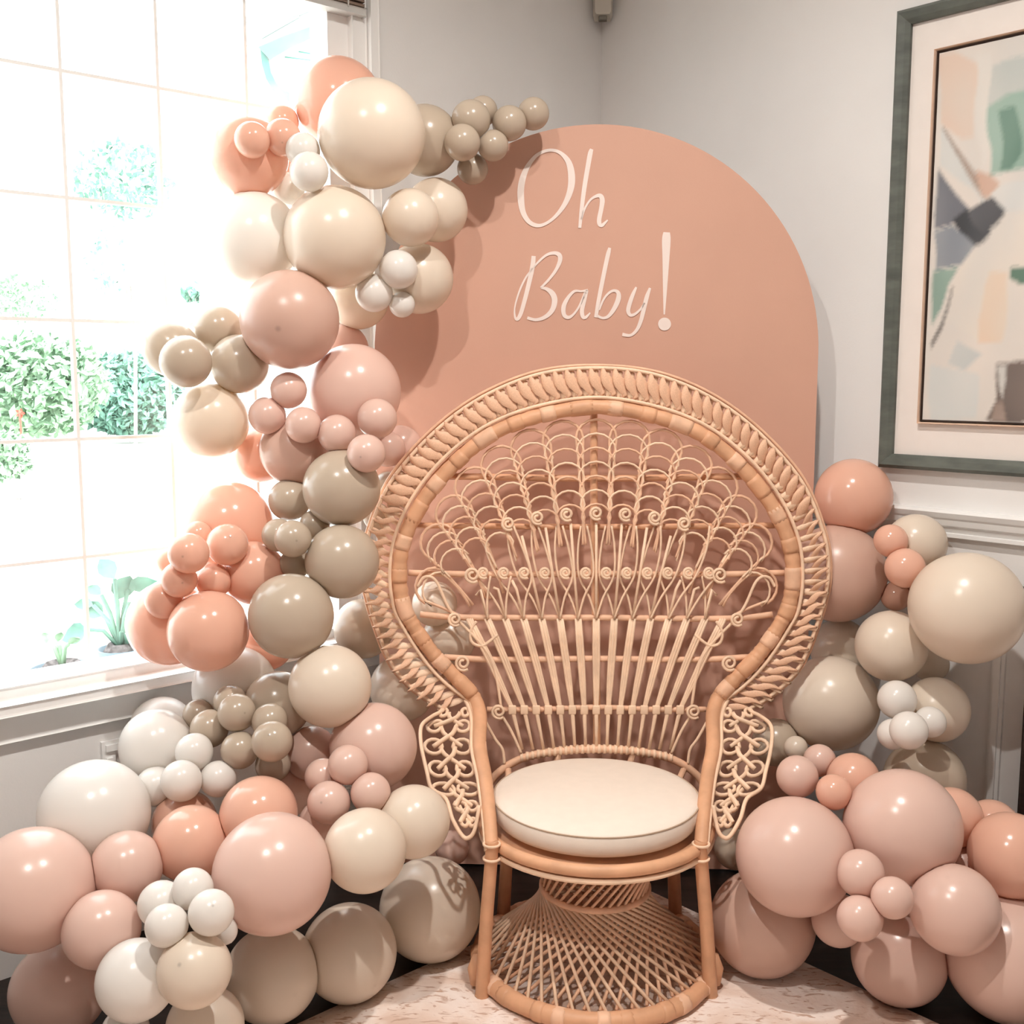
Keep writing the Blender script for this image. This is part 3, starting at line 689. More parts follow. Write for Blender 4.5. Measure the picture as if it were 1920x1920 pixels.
# crossing canes between the third and fourth bars and on up to the fifth
for k in range(-6, 7):
    x0, y0 = colpt(k, .42)
    part(MB().tube([B(x0, y0, .010), B(x0 + (colpt(k, .7)[0] - x0) * (.5 if abs(k) < 4 else .3), 1078 if abs(k) < 4 else 1105, .010), B(*colpt(k, .70 if abs(k) < 4 else .57), .008)], .0042, 6), 'fan_cane', 'cane_light')
    for s in (-1, 1):
        if abs(k + s) > 6: continue
        xa, ya = colpt(k, .42); xb = XC + (k + s) * 38.5
        xm = XC + (k + s * .62) * 38; 
        xe = XC + (k + s * .8) * 43
        P = [(xa, ya), (xa + (xm - xa) * .55, 1120), (xb - s * 6, 1080), (xe, 1030), (XC + (k + s * .62) * 46, 986)]
        if abs(k) > 4: P = P[:3]
        part(MB().tube(Bs(P, 4, .012 if s > 0 else .004), .0033, 5), 'crossing_cane', 'cane_light')
def curl(x, y, r, m='cane_light', o=.016):
    P = [(x + r * (1 - .72 * i / 22) * math.cos(.9 + i * .48), y + r * (1 - .72 * i / 22) * math.sin(.9 + i * .48)) for i in range(23)]
    part(MB().tube([B(a, b_, o) for a, b_ in P], .0042, 6), 'scroll', m)
for k in range(-6, 6): curl(XC + (k + .5) * 38.5, 1074, 11)
for k in range(-3, 4): curl(XC + k * 55, 962 + 2.2 * k * k, 13)
for sg in (-1, 1):
    for x, y, r_ in ((265, 1161, 13), (250, 1243, 15), (183, 1334, 14), (232, 1078, 15)): curl(XC + sg * x, y, r_)
    for P in ([(225, 1165), (236, 1185), (232, 1205), (212, 1210), (185, 1190)], [(180, 1338), (160, 1370), (141, 1412)], [(335, 1100), (322, 1082), (300, 1090), (270, 1150), (200, 1230), (178, 1328)], [(212, 1345), (190, 1385), (176, 1405), (172, 1432)]):
        part(MB().tube(Bs([(XC + sg * a, b_) for a, b_ in P], 6, .008), .0042, 6), 'brace_cane', 'cane_light')

# seat: upper pole ring, lower rod ring, slats under the cushion, cushion
def ringpts(r, z, n=64, cy=0.0): return [Vector((r * math.cos(2 * math.pi * i / n), cy + r * math.sin(2 * math.pi * i / n), z)) for i in range(n)]
ZO = O.z
part(MB().tube(ringpts(.282, .386 - ZO), .0145, 10, True), 'seat_ring', 'pole')
part(MB().tube(ringpts(.287, .363 - ZO), .0066, 8, True), 'lower_seat_ring', 'cane_light')
part(MB().tube(ringpts(.270, .366 - ZO), .009, 8, True), 'inner_seat_ring', 'cane')
part(MB().lathe([(.0, .374 - ZO), (.27, .374 - ZO), (.27, .384 - ZO), (.0, .386 - ZO)], 40), 'seat_deck', 'pole')
# back of the seat rises to the fan's foot
bk = [B(XC + a, y, .004) for a, y in ((-205, 1478), (-190, 1455), (-160, 1432), (-120, 1416), (-60, 1407), (0, 1404), (60, 1407), (120, 1416), (160, 1432), (190, 1455), (205, 1478))]
part(MB().tube([Vector(p) for p in spline([tuple(p) for p in bk], 5)], .0105, 8), 'back_rail', 'cane')
for i in range(28):
    a = -140 + 280 * i / 27; p = B(XC + a, 1404 + 12 * (a / 120) ** 2, .004)
    part(MB().tube([p + Vector((-.004, 0, 0)), p + Vector((.004, 0, 0))], .0125, 8), 'rail_binding', 'cane_light')
for sg in (-1, 1):
    for a in (20, 50):
        an = math.radians(90 + sg * a); q = Vector((.284 * math.cos(an), .284 * math.sin(an), .378 - ZO))
        px_ = XC - sg * (70 if a == 20 else 165)
        part(MB().tube([q, B(px_, 1440 if a == 50 else 1409, .004)], .009, 7), 'seat_strut', 'cane')

# base: bottom ring, waist ring, twisted strands
part(MB().tube(ringpts(.292, .030 - ZO, 72), [.021 + (.0015 if (i * 5 // 3) % 2 else 0) for i in range(72)], 10, True, ), 'base_ring', 'pole')
for i in range(36):
    a0 = 2 * math.pi * i / 36
    if i % 3 == 2: continue
    part(MB().tube([Vector((.292 * math.cos(a0 + d), .292 * math.sin(a0 + d), .030 - ZO)) for d in (-.05, -.025, 0, .025, .05)], [.0225, .0238, .024, .0238, .0225], 9), 'ring_wrap', 'cane' if i % 2 else 'pole')
part(MB().tube(ringpts(.133, .215 - ZO, 40), .0088, 8, True), 'waist_ring', 'cane')
def cyl(r, a, z): return Vector((r * math.cos(a), r * math.sin(a), z - ZO))
NS = 46
for i in range(NS):
    a = 2 * math.pi * i / NS
    for s in (-1, 1):
        part(MB().tube([cyl(.136 if s > 0 else .131, a, .212), cyl(.283 if s > 0 else .274, a + s * 1.05, .046)], .0046, 5), 'base_strand', 'cane_light' if s > 0 else 'cane')
for i in range(40):
    a = 2 * math.pi * i / 40
    part(MB().tube([cyl(.132, a, .218), cyl(.150, a + .45, .30), cyl(.225, a + .95, .362)], .0040, 5), 'waist_strand', 'cane')

# legs and arms; sg = -1 left, +1 right; points are (pixels from the centre, y, Y) on the near side
def A(sg, dx, y, Y): return at(XC + sg * dx, y, Y) - O
for sg in (-1, 1):
    foot = ground(XC + sg * 214, 1866, .0085) - O
    lt = A(sg, 196, 1600, 2.457)
    leg = [lt + UPV * .03, lt, lt.lerp(foot, .5) + Vector((sg * .002, 0, 0)), foot + (lt - foot) * .06, foot]
    lg = part(MB().tube([Vector(p) for p in spline([tuple(p) for p in leg], 5)], [.0150 + .0035 * i / 20 for i in range(21)], 10), 'leg', 'pole')
    for zz in (0, .035): part(MB().tube([lt + UPV * (zz - .012) + Vector((.019 * math.cos(a), .019 * math.sin(a), 0)) for a in [i * math.pi / 8 for i in range(16)]], .0035, 6, True), 'lashing', 'cane_light', lg)
    bf = Vector((sg * .235, .185, -.0005)); part(MB().tube([bf, Vector((sg * .215, .17, .37 - ZO))], [.019, .015], 9), 'leg', 'pole')
    part(MB().tube([foot + Vector((sg * .016, .030, .012)), foot + Vector((sg * .018, .032, .05)), foot + Vector((sg * .014, .034, .085))], [.014, .019, .010], 9), 'leg_knuckle', 'pole')
    arm = [A(sg, 263, 1270, 2.905), A(sg, 232, 1304, 2.89), A(sg, 219, 1340, 2.84), A(sg, 219, 1400, 2.74), A(sg, 209, 1455, 2.65), A(sg, 202, 1515, 2.55), A(sg, 196, 1590, 2.457)]
    ap = [Vector(p) for p in spline([tuple(p) for p in arm], 7)]
    part(MB().tube(ap, [.021 - .0045 * i / (len(ap) - 1) for i in range(len(ap))], 10), 'arm_pole', 'pole')
    for dx, dz, r_, st in ((11, 0, .0062, 6), (19, -.004, .0055, 8), (-13, .002, .005, 20)):
        q = [p + Vector((sg * dx * PXM * (1 - .55 * i / len(ap)), -.006, dz)) for i, p in enumerate(ap)][st:]
        part(MB().tube(q, r_, 7), 'arm_rod', 'cane_light' if dx > 0 else 'cane')
    # lace panel hanging outside the arm
    edge = [A(sg, 303, 1321, 2.89), A(sg, 287, 1331, 2.86), A(sg, 308, 1343, 2.82), A(sg, 328, 1362, 2.77), A(sg, 328, 1400, 2.71), A(sg, 318, 1445, 2.65), A(sg, 309, 1478, 2.62), A(sg, 282, 1498, 2.58), A(sg, 270, 1535, 2.54), A(sg, 252, 1566, 2.52), A(sg, 240, 1571, 2.515), A(sg, 228, 1556, 2.52), A(sg, 219, 1510, 2.545)]
    ep = [Vector(p) for p in spline([tuple(p) for p in edge], 5)]
    lace = part(MB().tube(ep, .0052, 7), 'arm_skirt', 'cane_light')
    Lr = [(1322, 234, 296), (1340, 232, 300), (1362, 232, 322), (1400, 234, 324), (1445, 228, 314), (1480, 224, 302), (1510, 222, 276), (1545, 224, 262), (1562, 232, 254)]
    def LP(v, u, lift=0.0):                    # v row coordinate in pixels, u 0 inner .. 1 outer
        for (ya, a0, a1), (yb, b0, b1) in zip(Lr, Lr[1:]):
            if v <= yb or yb == 1562:
                t = (v - ya) / (yb - ya); i0 = a0 + (b0 - a0) * t; i1 = a1 + (b1 - a1) * t; break
        Y = 2.87 - (v - 1322) / 240 * .35 - lift
        return A(sg, i0 + (i1 - i0) * u, v, Y)
    rows = [(1336, 9), (1362, 13), (1400, 17), (1442, 17), (1480, 14), (1512, 11), (1542, 9)]
    for i, (v, rr) in enumerate(rows):
        for u in (.2, .8):
            if i >= 5 and u > .5: u = .6
            wpx = 92 if i < 4 else 54
            P = [LP(v + rr * .8 * math.sin(a), u + rr * math.cos(a) / wpx, .004 * math.sin(a)) for a in [q * math.pi / 7 for q in range(14)]]
            part(MB().tube(P, .0058, 6, True, flat=((0, -1, 0), .45)), 'lace_loop', 'cane_light', lace)
        if i + 1 < len(rows):
            v2 = rows[i + 1][0]
            for u0, u1, lf in ((.2, .8, .006), (.8, .2, 0)):
                P = [LP(v, u0 - .14 * (1 if u0 < .5 else -1) * -1, lf), LP(v + (v2 - v) * .35, u0 + (u1 - u0) * .35, lf + .003), LP(v + (v2 - v) * .65, u0 + (u1 - u0) * .65, lf + .003), LP(v2, u1, lf)]
                part(MB().tube([Vector(p) for p in spline([tuple(p) for p in P], 3)], .0068, 6, flat=((0, -1, 0), .4)), 'lace_strap', 'cane_light', lace)

cu = empty('seat_cushion', (O.x, O.y, .400)); tag(cu, 'thick round ivory seat cushion on the wicker chair', 'cushion')
prof = [(.001, -.0), (.235, 0), (.250, .004), (.257, .014), (.259, .030), (.258, .048), (.2555, .0535), (.250, .0575), (.235, .0605), (.16, .0645), (.001, .066)]
MB().lathe(prof, 64).build('pad', M['cushion'], cu)
MB().tube([Vector((.2565 * math.cos(a), .2565 * math.sin(a), .0535)) for a in [i * math.pi / 36 for i in range(72)]], .0019, 6, True).build('piping', M['piping'], cu)
# ---------------------------------------------------------------- balloons
def latex(name, col, rough=.2, trans=.16, tcol=None, spot=.66):
    m = bpy.data.materials.new(name); m.use_nodes = True
    nt = m.node_tree; b = nt.nodes['Principled BSDF']; out = nt.nodes['Material Output']
    tc = nt.nodes.new('ShaderNodeTexCoord')
    ds = nt.nodes.new('ShaderNodeVectorMath'); ds.operation = 'DISTANCE'; ds.inputs[1].default_value = (.5, .5, 1.0)
    nt.links.new(tc.outputs['Generated'], ds.inputs[0])
    rp = nt.nodes.new('ShaderNodeValToRGB')          # darker unstretched rubber at the crown
    c2 = tuple(v * spot for v in col[:3]) + (1,); c3 = tuple(v * (.93 if spot < .9 else 1) for v in col[:3]) + (1,)
    rp.color_ramp.elements[0].position = .012; rp.color_ramp.elements[0].color = c2
    rp.color_ramp.elements[1].position = .04; rp.color_ramp.elements[1].color = c3
    e = rp.color_ramp.elements.new(.22); e.color = col
    nt.links.new(ds.outputs['Value'], rp.inputs['Fac'])
    nz = nt.nodes.new('ShaderNodeTexNoise'); nz.inputs['Scale'].default_value = 25; nt.links.new(tc.outputs['Object'], nz.inputs['Vector'])
    mr = nt.nodes.new('ShaderNodeMapRange'); mr.inputs['To Min'].default_value = rough * .97; mr.inputs['To Max'].default_value = rough * 1.03
    nt.links.new(nz.outputs['Fac'], mr.inputs['Value']); nt.links.new(mr.outputs['Result'], b.inputs['Roughness'])
    nt.links.new(rp.outputs['Color'], b.inputs['Base Color'])
    b.inputs['Specular IOR Level'].default_value = .5
    tr = nt.nodes.new('ShaderNodeBsdfTranslucent'); tr.inputs[0].default_value = tcol or col
    mx = nt.nodes.new('ShaderNodeMixShader'); mx.inputs[0].default_value = trans
    nt.links.new(b.outputs[0], mx.inputs[1]); nt.links.new(tr.outputs[0], mx.inputs[2]); nt.links.new(mx.outputs[0], out.inputs[0])
    return m
LXD = {'PE': ('peach_latex', rgb(240, 191, 168), .17, .18, rgb(255, 200, 172)),
      'PK': ('blush_latex', rgb(231, 198, 184), .24, .14, rgb(255, 195, 175)),
      'MV': ('dusty_pink_latex', rgb(216, 180, 163), .3, .12, rgb(235, 165, 145)),
      'CR': ('cream_latex', rgb(235, 221, 204), .26, .16, rgb(255, 226, 190)),
      'WH': ('white_latex', rgb(242, 238, 233), .24, .2, rgb(255, 242, 226)),
      'SD': ('sand_latex', rgb(197, 180, 161), .22, .14, rgb(225, 200, 170))}
LX = {k: latex(*v) for k, v in LXD.items()}
LXP = {k: latex('plain_' + v[0], *v[1:], spot=.97) for k, v in LXD.items()}
BALLS = [
(1,-0.476,3.128,2.235,0.120,'PE','a'),
(2,-0.357,2.882,2.100,0.135,'CR','b'),
(3,-0.688,2.954,2.059,0.104,'PE','c'),
(4,-0.626,3.090,2.175,0.046,'PE','d'),
(5,-0.649,2.832,2.076,0.044,'PE','d'),
(6,-0.583,2.886,2.092,0.047,'PE','d'),
(7,-0.635,3.095,2.055,0.039,'PE','d'),
(8,-0.526,2.850,2.054,0.043,'WH','e'),
(9,-0.504,2.803,1.993,0.048,'WH','e'),
(10,-0.605,3.046,1.990,0.045,'WH','e'),
(11,-0.676,2.948,1.848,0.121,'WH','f'),
(12,-0.457,2.894,1.845,0.131,'CR','g'),
(13,-0.233,3.042,2.116,0.093,'SD','h'),
(14,-0.109,3.018,2.164,0.052,'SD','i'),
(15,-0.079,3.084,2.202,0.040,'SD','i'),
(16,-0.007,3.050,2.163,0.046,'SD','i'),
(17,0.058,3.083,2.195,0.043,'SD','i'),
(18,-0.130,2.965,2.096,0.047,'SD','i'),
(19,-0.051,3.031,2.101,0.041,'SD','i'),
(20,-0.108,3.084,2.050,0.042,'SD','i'),
(21,-0.264,2.926,1.899,0.074,'CR','j'),
(22,-0.205,3.050,1.936,0.085,'CR','k'),
(23,-0.296,2.915,1.766,0.050,'WH','l'),
(24,-0.363,2.930,1.706,0.049,'WH','l'),
(25,-0.292,2.956,1.678,0.034,'WH','l'),
(26,-0.254,3.036,1.752,0.094,'CR','m'),
(27,-0.426,3.090,1.701,0.083,'CR','n'),
(28,-0.569,2.845,1.633,0.126,'MV','o'),
(29,-0.471,3.103,1.564,0.069,'PK','p'),
(30,-0.421,2.941,1.451,0.124,'PK','q'),
(31,-0.875,2.840,1.560,0.071,'SD','r'),
(32,-0.775,2.928,1.612,0.065,'SD','r'),
(33,-0.810,2.746,1.526,0.064,'SD','r'),
(34,-0.708,2.873,1.521,0.076,'SD','r'),
(35,-0.789,2.877,1.375,0.099,'CR','s'),
(36,-0.576,2.842,1.454,0.047,'PK','t'),
(37,-0.632,2.839,1.389,0.048,'PK','t'),
(38,-0.533,2.805,1.366,0.046,'PK','t'),
(39,-0.449,2.815,1.343,0.049,'PK','t'),
(40,-0.346,2.821,1.382,0.051,'PK','t'),
(41,-0.364,2.734,1.299,0.048,'PK','t'),
(42,-0.574,2.897,1.294,0.092,'MV','u'),
(43,-0.686,2.996,1.276,0.076,'PE','v'),
(44,-0.437,2.791,1.206,0.098,'SD','w'),
(45,-0.584,2.858,1.167,0.055,'SD','x'),
(46,-0.510,2.804,1.108,0.039,'SD','y'),
(47,-0.593,2.752,1.090,0.042,'SD','y'),
(48,-0.544,2.690,1.090,0.046,'SD','y'),
(49,-0.556,2.769,1.013,0.040,'SD','y'),
(50,-0.428,2.726,1.026,0.093,'SD','z'),
(51,-0.753,2.882,1.095,0.119,'PE','A'),
(52,-0.780,2.610,1.067,0.049,'PE','B'),
(53,-0.711,2.705,1.073,0.052,'PE','B'),
(54,-0.796,2.751,1.091,0.035,'PE','B'),
(55,-0.893,2.816,1.012,0.033,'PE','B'),
(56,-0.814,2.637,0.997,0.044,'PE','B'),
(57,-0.748,2.701,0.982,0.044,'PE','B'),
(58,-0.663,2.773,0.988,0.081,'PE','C'),
(59,-0.862,2.668,0.941,0.048,'PE','D'),
(60,-0.884,2.771,0.858,0.109,'PE','D2'),
(61,-0.749,2.643,0.867,0.099,'PE','E'),
(62,-0.543,2.642,0.905,0.104,'SD','F'),
(63,-0.418,3.024,0.783,0.084,'SD','G'),
(64,-0.667,2.912,0.770,0.074,'PE','H'),
(65,-0.341,3.005,1.188,0.040,'SD','I'),
(66,-0.373,2.994,1.106,0.038,'SD','I'),
(67,-0.311,3.068,1.293,0.060,'PK','J'),
(68,-0.338,2.978,1.293,0.048,'PK','J'),
(69,-0.727,2.791,0.679,0.109,'WH','K'),
(70,-0.592,2.686,0.667,0.084,'SD','L'),
(71,-0.447,2.618,0.735,0.101,'CR','M'),
(72,-0.308,3.002,0.617,0.093,'CR','N'),
(73,-0.705,2.658,0.684,0.041,'SD','O'),
(74,-0.671,2.588,0.677,0.046,'SD','O'),
(75,-0.588,2.574,0.660,0.043,'SD','O'),
(76,-0.567,2.500,0.635,0.048,'SD','O'),
(77,-0.659,2.557,0.593,0.045,'SD','O'),
(78,-0.748,2.620,0.626,0.047,'SD','O'),
(79,-0.792,2.681,0.642,0.039,'SD','O'),
(80,-0.585,2.583,0.547,0.043,'SD','O'),
(81,-0.884,2.628,0.581,0.089,'WH','P'),
(82,-0.916,2.776,0.576,0.081,'WH','Q'),
(83,-0.766,2.546,0.592,0.045,'WH','S'),
(84,-0.778,2.477,0.547,0.048,'WH','S'),
(85,-0.704,2.523,0.534,0.043,'WH','S'),
(86,-0.858,2.532,0.512,0.047,'WH','S'),
(87,-0.343,2.623,0.580,0.107,'PK','T'),
(88,-0.388,2.493,0.580,0.047,'PK','U'),
(89,-0.454,2.526,0.540,0.042,'PK','U'),
(90,-0.427,2.448,0.505,0.050,'PK','U'),
(91,-0.331,2.463,0.523,0.047,'PK','U'),
(92,-0.507,2.667,0.547,0.067,'PK','V'),
(93,-0.582,2.703,0.444,0.079,'PK','V'),
(94,-0.587,2.429,0.482,0.089,'PE','W'),
(95,-0.452,2.503,0.429,0.059,'PK','X'),
(96,-0.787,2.518,0.426,0.077,'PE','Y'),
(97,-0.732,2.383,0.435,0.085,'PE','Z'),
(98,-0.518,2.249,0.426,0.127,'PK','a1'),
(99,-0.328,2.329,0.442,0.092,'CR','b1'),
(100,-0.231,2.462,0.453,0.085,'CR','c1'),
(101,-0.211,2.669,0.130,0.130,'CR','d1'),
(102,-0.392,2.485,0.114,0.114,'CR','e1'),
(103,-0.558,2.393,0.109,0.109,'CR','f1'),
(104,-0.964,2.424,0.487,0.124,'WH','g1'),
(105,-1.024,2.221,0.404,0.129,'PK','h1'),
(106,-0.851,2.300,0.417,0.078,'PK','i1'),
(107,-0.857,2.162,0.345,0.079,'PK','j1'),
(108,-1.029,2.335,0.107,0.107,'PK','k1'),
(109,-0.760,2.080,0.280,0.080,'WH','l1'),
(110,-0.632,2.048,0.320,0.073,'CR','m1'),
(111,-0.686,2.055,0.410,0.042,'WH','n1'),
(112,-0.599,2.064,0.433,0.045,'WH','n1'),
(113,-0.657,2.139,0.445,0.042,'WH','n1'),
(114,-0.729,2.157,0.403,0.048,'WH','n1'),
(115,-0.595,2.136,0.356,0.028,'WH','n1'),
(116,-0.648,2.159,0.129,0.081,'CR','o1'),
(117,-0.817,2.158,0.118,0.050,'WH','p1'),
(119,0.972,3.100,1.148,0.108,'PE','q1'),
(120,0.921,3.056,0.937,0.137,'MV','r1'),
(121,1.006,2.876,1.056,0.044,'PE','s1'),
(122,1.095,2.937,1.038,0.081,'CR','t1'),
(123,1.028,2.825,0.992,0.052,'PE','s1'),
(124,1.065,2.987,0.884,0.041,'PE','s1'),
(125,1.143,2.982,0.934,0.059,'PE','u1'),
(126,1.146,2.707,0.911,0.140,'CR','v1'),
(127,1.013,2.859,0.775,0.094,'CR','w1'),
(128,0.952,3.106,0.706,0.085,'CR','x1'),
(129,0.890,2.968,0.584,0.131,'CR','y1'),
(130,0.985,2.720,0.669,0.049,'WH','z1'),
(131,0.972,2.596,0.630,0.046,'WH','z1'),
(132,0.957,2.662,0.598,0.038,'WH','z1'),
(133,1.053,2.672,0.626,0.039,'WH','z1'),
(134,1.114,2.786,0.623,0.084,'CR','A1'),
(135,1.165,2.972,0.695,0.050,'CR','x1'),
(136,1.083,2.766,0.439,0.104,'SD','B1'),
(137,0.704,2.600,0.511,0.051,'PK','C1'),
(138,0.784,2.689,0.519,0.041,'PK','C1'),
(139,0.772,2.524,0.501,0.042,'PE','C1'),
(140,0.851,2.627,0.493,0.065,'PE','D1'),
(141,0.923,2.474,0.435,0.134,'PK','E1'),
(142,0.668,2.466,0.366,0.137,'PK','F1'),
(143,0.627,2.596,0.130,0.130,'MV','G1'),
(144,0.614,2.878,0.197,0.056,'SD','H1'),
(145,0.784,2.342,0.382,0.053,'PK','I1'),
(146,0.832,2.271,0.360,0.045,'PK','I1'),
(147,0.766,2.282,0.307,0.049,'PK','I1'),
(148,0.785,2.492,0.192,0.063,'PK','J1'),
(149,0.994,2.329,0.304,0.098,'PK','K1'),
(150,0.927,2.469,0.111,0.111,'PK','L1'),
(151,1.161,2.408,0.146,0.146,'PK','M1'),
(152,1.176,2.454,0.372,0.099,'PE','N1'),
(153,1.193,2.610,0.377,0.066,'PE','O1'),
(154,1.080,2.573,0.416,0.073,'PE','P1'),
(155,1.099,2.542,0.304,0.052,'PK','Q1'),
(156,0.737,2.954,0.475,0.066,'SD','R1'),
(157,0.772,2.875,0.487,0.032,'CR','S1'),
(158,-0.216,3.004,0.859,0.063,'CR','T1'),
(159,-0.179,3.049,0.749,0.076,'CR','T1'),
(160,-0.165,2.879,0.200,0.047,'PK','U1'),
]
def q(l, g=None): return (l, g)
